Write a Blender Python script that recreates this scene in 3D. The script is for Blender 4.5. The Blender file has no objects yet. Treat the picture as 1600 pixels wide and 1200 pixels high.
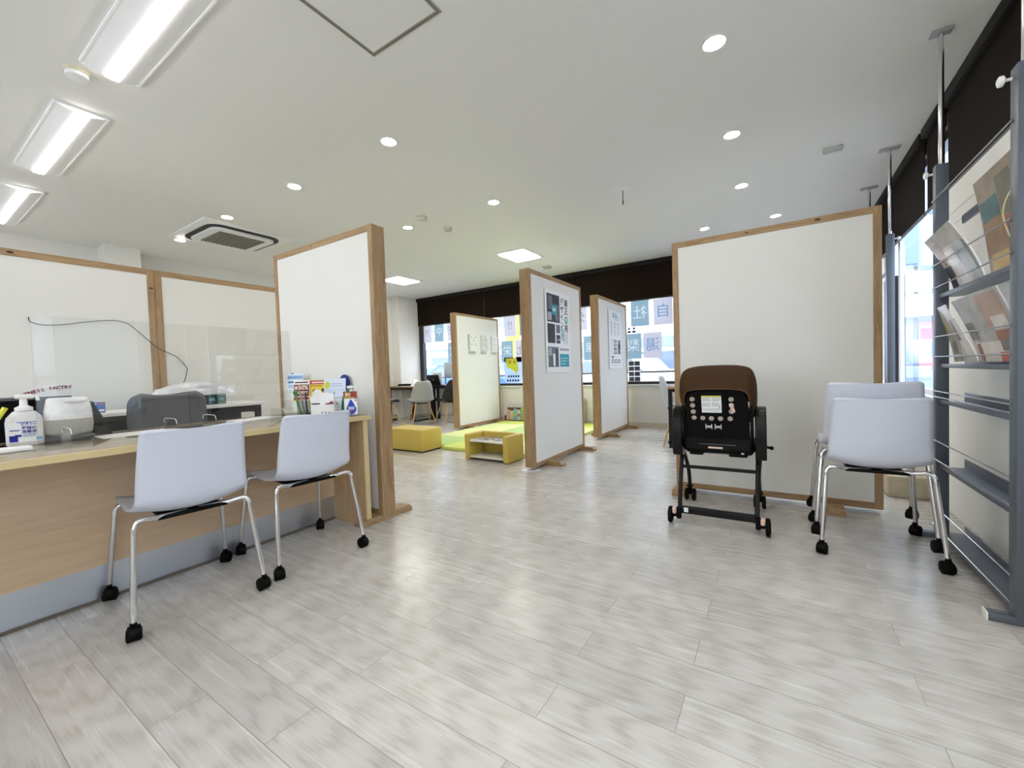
import bpy, bmesh, math, random
from mathutils import Vector, Matrix, Euler
random.seed(7)
R = math.radians
PI = math.pi
SC = bpy.context.scene
COL = SC.collection

# ------------------------------------------------------------------ camera, world, exposure
def make_camera():
    yaw, pit, rol = R(32.696), R(-1.763), R(-1.919)
    f = Vector((-math.sin(yaw) * math.cos(pit), math.cos(yaw) * math.cos(pit), math.sin(pit)))
    r = Vector((math.cos(yaw), math.sin(yaw), 0)); u = r.cross(f)
    c, s = math.cos(rol), math.sin(rol)
    r2 = c * r + s * u; u2 = -s * r + c * u
    cam = bpy.data.cameras.new('camera'); o = bpy.data.objects.new('camera', cam); COL.objects.link(o)
    m = Matrix((r2, u2, -f)).transposed().to_4x4(); m.translation = (0, 0, 0.97)
    o.matrix_world = m
    cam.sensor_width = 36; cam.lens = 646.9 * 36 / 1600; cam.clip_start = 0.02; cam.clip_end = 300
    SC.camera = o
make_camera()
W = bpy.data.worlds.new('sky'); SC.world = W; W.use_nodes = True
bg = W.node_tree.nodes['Background']; bg.inputs[0].default_value = (0.88, 0.93, 1.0, 1); bg.inputs[1].default_value = 2.5
SC.view_settings.view_transform = 'Standard'; SC.view_settings.look = 'None'
SC.view_settings.gamma = 1; SC.view_settings.use_curve_mapping = False
SC.view_settings.exposure = 1.52
SC.cycles.transparent_max_bounces = 32
TUBE_E, DOWN_E, PANEL_E = 5.0, 62.0, 13.0      # emission of the light bars, downlights, ceiling panels

# ------------------------------------------------------------------ materials
def srgb(r, g, b):
    f = lambda c: (c / 255 / 12.92) if c / 255 <= 0.04045 else ((c / 255 + 0.055) / 1.055) ** 2.4
    return (f(r), f(g), f(b), 1)
MATS = {}
def mat(name, rgb, rough=0.5, metal=0.0, spec=0.5, noise=0.0, nscale=20, bump=0.0, bscale=200, stretch=(1, 1, 1), coat=0.0, emit=0.0, alpha=1.0):
    if name in MATS: return MATS[name]
    m = bpy.data.materials.new(name); m.use_nodes = True
    nt = m.node_tree; b = nt.nodes['Principled BSDF']
    col = srgb(*rgb)
    b.inputs['Base Color'].default_value = col
    b.inputs['Roughness'].default_value = rough; b.inputs['Metallic'].default_value = metal
    b.inputs['Specular IOR Level'].default_value = spec
    if coat: b.inputs['Coat Weight'].default_value = coat; b.inputs['Coat Roughness'].default_value = 0.12
    if emit:
        b.inputs['Emission Color'].default_value = col; b.inputs['Emission Strength'].default_value = emit
    if alpha < 1: b.inputs['Alpha'].default_value = alpha
    if noise or bump:
        tc = nt.nodes.new('ShaderNodeTexCoord'); mp = nt.nodes.new('ShaderNodeMapping'); mp.inputs['Scale'].default_value = stretch
        nt.links.new(tc.outputs['Object'], mp.inputs[0])
        if noise:
            n = nt.nodes.new('ShaderNodeTexNoise'); n.inputs['Scale'].default_value = nscale; n.inputs['Detail'].default_value = 5
            nt.links.new(mp.outputs[0], n.inputs['Vector'])
            cr = nt.nodes.new('ShaderNodeValToRGB'); cr.color_ramp.elements[0].position = 0.3; cr.color_ramp.elements[1].position = 0.7
            cr.color_ramp.elements[0].color = [c * (1 - noise) for c in col[:3]] + [1]
            cr.color_ramp.elements[1].color = [min(1, c * (1 + noise)) for c in col[:3]] + [1]
            nt.links.new(n.outputs['Fac'], cr.inputs[0]); nt.links.new(cr.outputs[0], b.inputs['Base Color'])
        if bump:
            n2 = nt.nodes.new('ShaderNodeTexNoise'); n2.inputs['Scale'].default_value = bscale; n2.inputs['Detail'].default_value = 3
            nt.links.new(mp.outputs[0], n2.inputs['Vector'])
            bp = nt.nodes.new('ShaderNodeBump'); bp.inputs['Strength'].default_value = bump; bp.inputs['Distance'].default_value = 0.01
            nt.links.new(n2.outputs['Fac'], bp.inputs['Height']); nt.links.new(bp.outputs[0], b.inputs['Normal'])
    MATS[name] = m
    return m
def clear_mat(name, tint, ior=1.45, rough=0.0):
    if name in MATS: return MATS[name]
    m = bpy.data.materials.new(name); m.use_nodes = True; nt = m.node_tree; nt.nodes.clear()
    o = nt.nodes.new('ShaderNodeOutputMaterial'); t = nt.nodes.new('ShaderNodeBsdfTransparent'); g = nt.nodes.new('ShaderNodeBsdfGlossy')
    fr = nt.nodes.new('ShaderNodeFresnel'); mx = nt.nodes.new('ShaderNodeMixShader')
    t.inputs[0].default_value = (*tint, 1); g.inputs['Roughness'].default_value = rough; fr.inputs[0].default_value = ior
    ge = nt.nodes.new('ShaderNodeNewGeometry'); iv = nt.nodes.new('ShaderNodeMath'); iv.operation = 'SUBTRACT'; iv.inputs[0].default_value = 1     # reflect on entry faces only
    ml = nt.nodes.new('ShaderNodeMath'); ml.operation = 'MULTIPLY'
    nt.links.new(ge.outputs['Backfacing'], iv.inputs[1]); nt.links.new(iv.outputs[0], ml.inputs[0]); nt.links.new(fr.outputs[0], ml.inputs[1])
    nt.links.new(ml.outputs[0], mx.inputs[0]); nt.links.new(t.outputs[0], mx.inputs[1]); nt.links.new(g.outputs[0], mx.inputs[2])
    nt.links.new(mx.outputs[0], o.inputs[0]); MATS[name] = m
    return m
def paper_mat(name, rgb):      # thin translucent sheet
    if name in MATS: return MATS[name]
    m = bpy.data.materials.new(name); m.use_nodes = True; nt = m.node_tree; nt.nodes.clear()
    o = nt.nodes.new('ShaderNodeOutputMaterial'); d = nt.nodes.new('ShaderNodeBsdfDiffuse'); t = nt.nodes.new('ShaderNodeBsdfTranslucent'); mx = nt.nodes.new('ShaderNodeMixShader')
    d.inputs[0].default_value = srgb(*rgb); t.inputs[0].default_value = srgb(*rgb); mx.inputs[0].default_value = 0.5
    nt.links.new(d.outputs[0], mx.inputs[1]); nt.links.new(t.outputs[0], mx.inputs[2]); nt.links.new(mx.outputs[0], o.inputs[0]); MATS[name] = m
    return m
def wood_mat(name, rgb, dark, axis='z', rough=0.5, freq=9.0):
    """Straight grained wood, the grain along one object axis."""
    if name in MATS: return MATS[name]
    m = bpy.data.materials.new(name); m.use_nodes = True; nt = m.node_tree; b = nt.nodes['Principled BSDF']
    tc = nt.nodes.new('ShaderNodeTexCoord'); mp = nt.nodes.new('ShaderNodeMapping')
    s = {'x': (0.08, 1, 1), 'y': (1, 0.08, 1), 'z': (1, 1, 0.08)}[axis]
    mp.inputs['Scale'].default_value = [v * freq for v in s]
    n = nt.nodes.new('ShaderNodeTexNoise'); n.inputs['Scale'].default_value = 3; n.inputs['Detail'].default_value = 8; n.inputs['Distortion'].default_value = 1.6
    n3 = nt.nodes.new('ShaderNodeTexNoise'); n3.inputs['Scale'].default_value = 22; n3.inputs['Detail'].default_value = 2
    ad = nt.nodes.new('ShaderNodeMix'); ad.data_type = 'FLOAT'; ad.inputs[0].default_value = 0.35
    cr = nt.nodes.new('ShaderNodeValToRGB'); cr.color_ramp.elements[0].position = 0.32; cr.color_ramp.elements[1].position = 0.66
    cr.color_ramp.elements[0].color = srgb(*dark); cr.color_ramp.elements[1].color = srgb(*rgb)
    nt.links.new(tc.outputs['Object'], mp.inputs[0]); nt.links.new(mp.outputs[0], n.inputs['Vector']); nt.links.new(mp.outputs[0], n3.inputs['Vector'])
    nt.links.new(n.outputs['Fac'], ad.inputs[2]); nt.links.new(n3.outputs['Fac'], ad.inputs[3])
    nt.links.new(ad.outputs[0], cr.inputs[0]); nt.links.new(cr.outputs[0], b.inputs['Base Color'])
    b.inputs['Roughness'].default_value = rough; b.inputs['Specular IOR Level'].default_value = 0.35
    MATS[name] = m
    return m
def emit_mat(name, rgb, strength):
    if name in MATS: return MATS[name]
    m = bpy.data.materials.new(name); m.use_nodes = True; nt = m.node_tree; nt.nodes.clear()
    o = nt.nodes.new('ShaderNodeOutputMaterial'); e = nt.nodes.new('ShaderNodeEmission')
    e.inputs[0].default_value = (*rgb, 1); e.inputs[1].default_value = strength
    nt.links.new(e.outputs[0], o.inputs[0]); MATS[name] = m
    return m
def floor_mat():
    m = bpy.data.materials.new('plank_vinyl'); m.use_nodes = True; nt = m.node_tree; L = nt.links.new; N = nt.nodes.new
    b = nt.nodes['Principled BSDF']
    tc = N('ShaderNodeTexCoord'); mp = N('ShaderNodeMapping'); mp.inputs['Location'].default_value = (0.24, -0.091, 0)
    L(tc.outputs['Object'], mp.inputs[0])
    br = N('ShaderNodeTexBrick'); br.offset = 0.37; br.offset_frequency = 2; br.squash = 1
    br.inputs['Scale'].default_value = 1; br.inputs['Brick Width'].default_value = 0.92; br.inputs['Row Height'].default_value = 0.146
    br.inputs['Mortar Size'].default_value = 0.0011; br.inputs['Mortar Smooth'].default_value = 0.3; br.inputs['Bias'].default_value = 0
    br.inputs['Color1'].default_value = (0, 0, 0, 1); br.inputs['Color2'].default_value = (1, 1, 1, 1); br.inputs['Mortar'].default_value = (0.5, 0.5, 0.5, 1)
    L(mp.outputs[0], br.inputs['Vector'])
    # a different piece of grain on every plank: shift the lookup by the plank's random value
    sep = N('ShaderNodeSeparateXYZ'); L(mp.outputs[0], sep.inputs[0])
    off = N('ShaderNodeMath'); off.operation = 'MULTIPLY'; off.inputs[1].default_value = 37.0; L(br.outputs['Color'], off.inputs[0])
    ax = N('ShaderNodeMath'); ax.operation = 'ADD'; L(sep.outputs[0], ax.inputs[0]); L(off.outputs[0], ax.inputs[1])
    cb = N('ShaderNodeCombineXYZ'); L(ax.outputs[0], cb.inputs[0]); L(sep.outputs[1], cb.inputs[1]); L(off.outputs[0], cb.inputs[2])
    m1 = N('ShaderNodeMapping'); m1.inputs['Scale'].default_value = (0.75, 24, 1); L(cb.outputs[0], m1.inputs[0])
    n1 = N('ShaderNodeTexNoise'); n1.inputs['Scale'].default_value = 1.6; n1.inputs['Detail'].default_value = 7; n1.inputs['Roughness'].default_value = 0.62; n1.inputs['Distortion'].default_value = 0.45
    L(m1.outputs[0], n1.inputs['Vector'])
    m2 = N('ShaderNodeMapping'); m2.inputs['Scale'].default_value = (5, 90, 1); L(cb.outputs[0], m2.inputs[0])
    n2 = N('ShaderNodeTexNoise'); n2.inputs['Scale'].default_value = 1.5; n2.inputs['Detail'].default_value = 3; L(m2.outputs[0], n2.inputs['Vector'])
    m3 = N('ShaderNodeMapping'); m3.inputs['Scale'].default_value = (1.1, 5.5, 1); L(cb.outputs[0], m3.inputs[0])
    wv = N('ShaderNodeTexWave'); wv.wave_type = 'RINGS'; wv.rings_direction = 'Y'; wv.inputs['Scale'].default_value = 2.4; wv.inputs['Distortion'].default_value = 7; wv.inputs['Detail'].default_value = 3; wv.inputs['Detail Scale'].default_value = 1.3
    L(m3.outputs[0], wv.inputs['Vector'])
    a1 = N('ShaderNodeMix'); a1.data_type = 'FLOAT'; a1.inputs[0].default_value = 0.46; L(n1.outputs['Fac'], a1.inputs[2]); L(n2.outputs['Fac'], a1.inputs[3])
    a2 = N('ShaderNodeMix'); a2.data_type = 'FLOAT'; a2.inputs[0].default_value = 0.2; L(a1.outputs[0], a2.inputs[2]); L(wv.outputs['Fac'], a2.inputs[3])
    cr = N('ShaderNodeValToRGB'); e = cr.color_ramp.elements
    e[0].position = 0.3; e[0].color = srgb(176, 171, 163); e[1].position = 0.7; e[1].color = srgb(204, 201, 196)
    k = e.new(0.46); k.color = srgb(194, 190, 184)
    L(a2.outputs[0], cr.inputs[0])
    tn = N('ShaderNodeMapRange'); tn.inputs['To Min'].default_value = 0.9; tn.inputs['To Max'].default_value = 1.04; L(br.outputs['Color'], tn.inputs['Value'])
    mu = N('ShaderNodeMix'); mu.data_type = 'RGBA'; mu.blend_type = 'MULTIPLY'; mu.inputs[0].default_value = 1; L(cr.outputs[0], mu.inputs[6]); L(tn.outputs[0], mu.inputs[7])
    mo = N('ShaderNodeMix'); mo.data_type = 'RGBA'; L(br.outputs['Fac'], mo.inputs[0]); L(mu.outputs[2], mo.inputs[6]); mo.inputs[7].default_value = srgb(140, 132, 122)
    L(mo.outputs[2], b.inputs['Base Color'])
    rr = N('ShaderNodeMapRange'); rr.inputs['To Min'].default_value = 0.19; rr.inputs['To Max'].default_value = 0.34; L(n1.outputs['Fac'], rr.inputs['Value']); L(rr.outputs[0], b.inputs['Roughness'])
    bp = N('ShaderNodeBump'); bp.inputs['Strength'].default_value = 0.12; bp.inputs['Distance'].default_value = 0.004; L(a2.outputs[0], bp.inputs['Height']); L(bp.outputs[0], b.inputs['Normal'])
    b.inputs['Specular IOR Level'].default_value = 0.5
    MATS['plank_vinyl'] = m
    return m

# ------------------------------------------------------------------ mesh builder
class MB:
    def __init__(s): s.bm = bmesh.new()
    def _mark(s, n0, mi, mtx=None, verts=None):
        s.bm.faces.ensure_lookup_table()
        for f in s.bm.faces[n0:]: f.material_index = mi
    def box(s, c, d, rot=None, bev=0.0, mi=0, seg=2):
        n0 = len(s.bm.faces)
        t = bmesh.new(); bmesh.ops.create_cube(t, size=1)
        for v in t.verts: v.co = Vector((v.co.x * d[0], v.co.y * d[1], v.co.z * d[2]))
        if bev > 0: bmesh.ops.bevel(t, geom=list(t.edges), offset=min(bev, min(d) * 0.49), segments=seg, profile=0.5, affect='EDGES')
        m = Matrix.Translation(c)
        if rot is not None: m = m @ (rot.to_4x4() if not isinstance(rot, tuple) else Euler(rot).to_matrix().to_4x4())
        t.transform(m); s.add(t, mi); return s
    def add(s, t, mi=0):
        for f in t.faces: f.material_index = mi
        me = bpy.data.meshes.new('tmp'); t.to_mesh(me); t.free(); s.bm.from_mesh(me); bpy.data.meshes.remove(me)
    def bx(s, x0, x1, y0, y1, z0, z1, bev=0.0, mi=0, seg=2):
        return s.box(((x0 + x1) / 2, (y0 + y1) / 2, (z0 + z1) / 2), (abs(x1 - x0), abs(y1 - y0), abs(z1 - z0)), None, bev, mi, seg)
    def tube(s, pts, r, n=10, mi=0, closed=False, flat=1.0):
        pts = [Vector(p) for p in pts]; k = len(pts); rs = r if isinstance(r, (list, tuple)) else [r] * k
        tan = []
        for i in range(k):
            a = pts[(i - 1) % k] if (closed or i > 0) else pts[i]; b = pts[(i + 1) % k] if (closed or i < k - 1) else pts[i]
            tan.append((b - a).normalized())
        up = Vector((0, 0, 1)) if abs(tan[0].z) < 0.9 else Vector((1, 0, 0))
        nrm = (up - tan[0] * up.dot(tan[0])).normalized(); rings = []
        for i in range(k):
            nrm = (nrm - tan[i] * nrm.dot(tan[i])).normalized(); bi = tan[i].cross(nrm)
            rings.append([s.bm.verts.new(pts[i] + rs[i] * (math.cos(2 * PI * j / n) * nrm + flat * math.sin(2 * PI * j / n) * bi)) for j in range(n)])
        fs = []
        for i in range(k if closed else k - 1):
            a, b = rings[i], rings[(i + 1) % k]
            for j in range(n): fs.append(s.bm.faces.new((a[j], a[(j + 1) % n], b[(j + 1) % n], b[j])))
        if not closed: fs.append(s.bm.faces.new(rings[0][::-1])); fs.append(s.bm.faces.new(rings[-1]))
        for f in fs: f.material_index = mi
        return s
    def lathe(s, prof, n=24, c=(0, 0, 0), mtx=None, mi=0, sx=1, sy=1):
        m = Matrix.Translation(c) @ (mtx.to_4x4() if mtx is not None else Matrix())
        rings = []; fs = []
        for r, z in prof:
            if r <= 1e-6: rings.append([s.bm.verts.new(m @ Vector((0, 0, z)))])
            else: rings.append([s.bm.verts.new(m @ Vector((r * sx * math.cos(2 * PI * j / n), r * sy * math.sin(2 * PI * j / n), z))) for j in range(n)])
        for a, b in zip(rings, rings[1:]):
            for j in range(n):
                q = [a[j % len(a)], a[(j + 1) % len(a)], b[(j + 1) % len(b)], b[j % len(b)]]
                q2 = []
                for v in q:
                    if v not in q2: q2.append(v)
                if len(q2) > 2: fs.append(s.bm.faces.new(q2))
        if len(rings[0]) > 1: fs.append(s.bm.faces.new(rings[0][::-1]))
        if len(rings[-1]) > 1: fs.append(s.bm.faces.new(rings[-1]))
        for f in fs: f.material_index = mi
        return s
    def prism(s, poly, mtx, depth, mi=0):
        """poly in the XY plane of mtx, extruded along its +Z by depth"""
        a = [s.bm.verts.new(mtx @ Vector((x, y, 0))) for x, y in poly]; b = [s.bm.verts.new(mtx @ Vector((x, y, depth))) for x, y in poly]
        fs = [s.bm.faces.new(a[::-1]), s.bm.faces.new(b)]; n = len(a)
        for i in range(n): fs.append(s.bm.faces.new((a[i], a[(i + 1) % n], b[(i + 1) % n], b[i])))
        for f in fs: f.material_index = mi
        return s
    def grid(s, fn, nu, nv, mi=0, closed_v=False):
        V = [[s.bm.verts.new(fn(i / nu, j / nv)) for j in range(nv + (0 if closed_v else 1))] for i in range(nu + 1)]
        w = nv if closed_v else nv
        for i in range(nu):
            for j in range(w):
                j2 = (j + 1) % nv if closed_v else j + 1
                f = s.bm.faces.new((V[i][j], V[i + 1][j], V[i + 1][j2], V[i][j2])); f.material_index = mi
        return s
    def ball(s, c, r, sc=(1, 1, 1), n=12, mi=0):
        t = bmesh.new(); bmesh.ops.create_uvsphere(t, u_segments=n, v_segments=max(6, n // 2 + 2), radius=r)
        t.transform(Matrix.Translation(c) @ Matrix.Diagonal((*sc, 1))); s.add(t, mi); return s
    def text(s, txt, size, mtx, mi=0, depth=0.0006, align='CENTER', sx=1.0, bold=0.012):
        cu = bpy.data.curves.new('t', 'FONT'); cu.body = txt; cu.size = size; cu.extrude = depth; cu.align_x = align; cu.align_y = 'CENTER'; cu.resolution_u = 3; cu.offset = size * bold
        o = bpy.data.objects.new('t', cu); COL.objects.link(o)
        dg = bpy.context.evaluated_depsgraph_get(); dg.update()
        me = bpy.data.meshes.new_from_object(o.evaluated_get(dg))
        me.transform(mtx @ Matrix.Diagonal((sx, 1, 1, 1)))
        n0 = len(s.bm.faces); s.bm.from_mesh(me); s.bm.faces.ensure_lookup_table()
        for f in s.bm.faces[n0:]: f.material_index = mi
        bpy.data.objects.remove(o); bpy.data.curves.remove(cu); bpy.data.meshes.remove(me)
        return s
    def build(s, name, mats, parent=None, smooth=35, loc=None, rz=0.0, fix=True):
        if fix: bmesh.ops.recalc_face_normals(s.bm, faces=s.bm.faces)
        me = bpy.data.meshes.new(name); s.bm.to_mesh(me); s.bm.free()
        for m in (mats if isinstance(mats, (list, tuple)) else [mats]): me.materials.append(m)
        if smooth:
            me.polygons.foreach_set('use_smooth', [True] * len(me.polygons)); me.set_sharp_from_angle(angle=R(smooth))
        o = bpy.data.objects.new(name, me); COL.objects.link(o)
        if parent: o.parent = parent
        if loc: o.location = loc
        if rz: o.rotation_euler.z = rz
        return o
def frame(o, x, y):     # matrix whose XY plane is spanned by x (right) and y (up) at origin o
    x = Vector(x).normalized(); y = Vector(y).normalized(); z = x.cross(y)
    m = Matrix((x, y, z)).transposed().to_4x4(); m.translation = o
    return m
def tag(o, label=None, cat=None, group=None, kind=None):
    if label: o['label'] = label
    if cat: o['category'] = cat
    if group: o['group'] = group
    if kind: o['kind'] = kind
    return o
def thing(name, label, cat, loc=(0, 0, 0), rz=0.0, group=None):
    o = bpy.data.objects.new(name, None); o.empty_display_size = 0.1; COL.objects.link(o); o.location = loc; o.rotation_euler.z = rz
    return tag(o, label, cat, group)
def struct(o): o['kind'] = 'structure'; return o
def dup(root, loc, rz, label=None, group=None):
    def cp(o, par):
        c = o.copy(); COL.objects.link(c)
        if par: c.parent = par
        for k in list(o.children): cp(k, c)
        return c
    r = cp(root, None); r.location = loc; r.rotation_euler.z = rz
    if label: r['label'] = label
    if group: r['group'] = group
    return r
def solid(o, t, off=0.0):
    m = o.modifiers.new('solid', 'SOLIDIFY'); m.thickness = t; m.offset = off; return o
def spline(pts, n):      # Catmull-Rom through points
    pts = [Vector(p) for p in pts]; out = []
    k = len(pts) - 1
    for i in range(n + 1):
        t = i / n * k; a = min(int(t), k - 1); t -= a
        p0 = pts[max(a - 1, 0)]; p1 = pts[a]; p2 = pts[a + 1]; p3 = pts[min(a + 2, k)]
        out.append(0.5 * ((2 * p1) + (p2 - p0) * t + (2 * p0 - 5 * p1 + 4 * p2 - p3) * t * t + (3 * p1 - p0 - 3 * p2 + p3) * t ** 3))
    return out
def rrect(w, h, r, n=5):
    p = []
    for cx, cy, a0 in ((w / 2 - r, h / 2 - r, 0), (-w / 2 + r, h / 2 - r, 90), (-w / 2 + r, -h / 2 + r, 180), (w / 2 - r, -h / 2 + r, 270)):
        for i in range(n + 1):
            a = R(a0 + 90 * i / n); p.append((cx + r * math.cos(a), cy + r * math.sin(a)))
    return p

wall_m = mat('wall_paper_white', (226, 223, 216), 0.85, bump=0.1, bscale=350)
ceil_m = mat('ceiling_paper', (234, 233, 228), 0.9, bump=0.12, bscale=300)
cloth_m = mat('panel_cloth', (232, 230, 224), 0.9, bump=0.1, bscale=420)
FW = {a: wood_mat('frame_wood_' + a, (182, 152, 114), (138, 106, 72), a, 0.5, 11) for a in 'xyz'}
KNOT = mat('knot', (70, 45, 30), 0.6)
desk_side = wood_mat('desk_laminate', (212, 184, 152), (198, 168, 134), 'y', 0.45, 5)
desk_edge = mat('desk_edge', (214, 192, 142), 0.4)
desk_top = wood_mat('desk_top_laminate', (200, 184, 156), (188, 170, 142), 'y', 0.25, 6)
steel = mat('brushed_steel', (205, 210, 218), 0.4, 1.0, bump=0.04, bscale=60, stretch=(1, 0.05, 20))
chrome = mat('chrome', (222, 222, 224), 0.13, 1.0)
shell_m = mat('chair_plastic', (210, 213, 223), 0.42, spec=0.4)
black_p = mat('black_plastic', (4, 4, 4), 0.55, spec=0.14)
black_m = mat('black_metal', (12, 12, 13), 0.42, spec=0.3)
gun = mat('rack_grey_metal', (100, 107, 118), 0.4, 0.4)
white_p = mat('white_plastic', (238, 238, 236), 0.4)
white_ppr = mat('white_paper', (240, 240, 238), 0.7)
grey_p = mat('grey_print', (120, 122, 128), 0.7)
glass_m = clear_mat('window_glass', (0.97, 0.985, 0.99), 1.35)
acryl = clear_mat('acrylic_sheet', (0.97, 0.97, 0.96), 1.85)
blind_m = mat('brown_blind', (26, 16, 9), 0.75, spec=0.12, bump=0.03, bscale=500)
dark_frame = mat('dark_window_frame', (30, 29, 33), 0.4)
white_frame = mat('white_window_frame', (232, 236, 242), 0.45)
leather = mat('yellow_vinyl', (206, 180, 84), 0.42, bump=0.12, bscale=180)

# ------------------------------------------------------------------ the room
YB, YN = 6.75, -3.2          # window wall behind, wall behind the camera
XL, XR = -7.0, 0.965
ZC = 2.65
struct(MB().bx(XL - 0.1, XR + 0.12, YN - 0.1, YB + 0.12, -0.1, 0).build('floor', floor_mat(), smooth=0))
struct(MB().bx(XL - 0.1, XR + 0.12, YN - 0.1, YB + 0.12, ZC, ZC + 0.1).build('ceiling', ceil_m, smooth=0))
struct(MB().bx(XL - 0.1, XL, YN, YB, 0, ZC).bx(XL, -6.71, 1.6, 1.93, 0, ZC).build('wall_left', wall_m, smooth=0))
struct(MB().bx(XL - 0.1, XR + 0.12, YN - 0.1, YN, 0, 0.3).bx(XL - 0.1, XR + 0.12, YN - 0.1, YN, 2.5, ZC).bx(XL - 0.1, -5.2, YN - 0.1, YN, 0.3, 2.5).bx(-2.6, XR + 0.12, YN - 0.1, YN, 0.3, 2.5).build('wall_front', wall_m, smooth=0))
w = thing('window_6', 'unseen wide window behind the camera, placed for its light', 'window'); struct(w)  # unseen opening, sized and placed to light the room from behind
fb = MB().bx(-5.2, -2.6, YN - 0.08, YN - 0.02, 0.3, 0.35).bx(-5.2, -2.6, YN - 0.08, YN - 0.02, 2.45, 2.5)
for x in (-5.17, -3.9, -2.63): fb.bx(x - 0.03, x + 0.03, YN - 0.08, YN - 0.02, 0.35, 2.45)
fb.build('window_frame', white_frame, w, 0)
for x in (-5.17, -3.9): MB().bx(x + 0.03, x + 1.24, YN - 0.053, YN - 0.047, 0.35, 2.45).build('window_pane', glass_m, w, 0)
b = MB().bx(XL, XR, YB, YB + 0.12, 0, 0.67)
b.bx(XL, -6.77, 6.17, YB, 0, ZC); b.bx(XL, -6.77, YB, YB + 0.12, 0.67, ZC); b.bx(-6.77, XR, YB, YB + 0.12, 2.5, ZC)
struct(b.build('wall_back', wall_m, smooth=0))
b = MB().bx(XR, XR + 0.12, YN, YB, 0, 0.66).bx(XR, XR + 0.12, YN, YB, 2.5, ZC)
for y0, y1 in ((YN, -2.6), (0.2, 0.8), (1.65, 2.2), (2.6, 3.7), (6.6, YB + 0.12)): b.bx(XR, XR + 0.12, y0, y1, 0.66, 2.5)
struct(b.build('wall_right', wall_m, smooth=0))
struct(MB().bx(0.9, 0.945, 2.62, 3.7, 0, 1.99, 0.003).bx(0.896, 0.9, 2.62, 3.7, 1.835, 1.985).bx(0.894, 0.9, 2.62, 3.7, 1.76, 1.775).build('wall_panel', mat('panel_board', (240, 239, 233), 0.6), smooth=0))
struct(MB().bx(XL, -6.77, 6.145, 6.17, 0, 0.07).bx(-6.77, -6.75, 6.145, YB, 0, 0.07).bx(-6.75, XR, YB - 0.02, YB, 0, 0.075).build('baseboard_back', mat('baseboard_beige', (205, 198, 180), 0.5), smooth=0))
struct(MB().bx(XL, XL + 0.015, YN, 6.145, 0, 0.07).build('baseboard_left', MATS['baseboard_beige'], smooth=0))
struct(MB().bx(-6.75, XR, YB - 0.035, YB + 0.12, 0.67, 0.69).build('trim_1', white_frame, smooth=0))
struct(MB().bx(XR - 0.03, XR + 0.12, 3.7, YB - 0.035, 0.66, 0.68).build('trim_2', white_frame, smooth=0))
# back window
w = thing('window_1', 'wide back window with dark frame and brown blinds', 'window'); struct(w)
fb = MB().bx(-6.77, XR, YB + 0.02, YB + 0.08, 0.69, 0.735).bx(-6.77, XR, YB + 0.02, YB + 0.08, 2.46, 2.5)
mull = [-6.72, -5.0, -3.4, -1.29, 0.92]
for i, x in enumerate(mull):
    hw = 0.05 if i else 0.06
    fb.bx(x - hw, x + hw, YB + 0.0, YB + 0.09, 0.69, 2.5)
fb.build('window_frame', dark_frame, w, 0)
for a, c in zip(mull, mull[1:]): MB().bx(a + 0.05, c - 0.05, YB + 0.045, YB + 0.051, 0.735, 2.46).build('window_pane', glass_m, w, 0)
# right windows
w = thing('window_2', 'right window with white frame beside the magazine rack', 'window'); struct(w)
fb = MB().bx(XR + 0.02, XR + 0.08, 3.7, 6.6, 0.68, 0.72).bx(XR + 0.02, XR + 0.08, 3.7, 6.6, 2.44, 2.5)
for y0, y1 in ((3.7, 3.76), (5.36, 5.43), (6.54, 6.6)): fb.bx(XR + 0.03, XR + 0.06, y0, y1, 0.68, 2.5)
fb.bx(XR - 0.005, XR + 0.09, 5.5, 5.86, 1.78, 2.07)
fb.build('window_frame', white_frame, w, 0)
MB().bx(XR - 0.005, XR + 0.09, 5.5, 5.86, 0.68, 1.78).build('dark_post', dark_frame, w, 0)
MB().bx(XR + 0.045, XR + 0.051, 3.76, 5.36, 0.72, 2.44).build('window_pane', glass_m, w, 0)
MB().bx(XR + 0.045, XR + 0.051, 5.86, 6.54, 0.72, 2.44).build('window_pane', glass_m, w, 0)
for n, (y0, y1) in enumerate(((2.2, 2.6), (0.8, 1.65), (-2.6, 0.2))):  # the last, rearmost opening is unseen and added to let in light
    w = thing('window_%d' % (n + 3), 'out-of-frame window beside the camera', 'window'); struct(w)
    fb = MB()
    for c in (y0 + 0.025, y1 - 0.025): fb.bx(XR + 0.02, XR + 0.08, c - 0.025, c + 0.025, 0.66, 2.5)
    fb.bx(XR + 0.02, XR + 0.08, y0, y1, 0.66, 0.7); fb.build('window_frame', white_frame, w, 0)
    MB().bx(XR + 0.045, XR + 0.051, y0 + 0.05, y1 - 0.05, 0.7, 2.5).build('window_pane', glass_m, w, 0)
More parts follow.
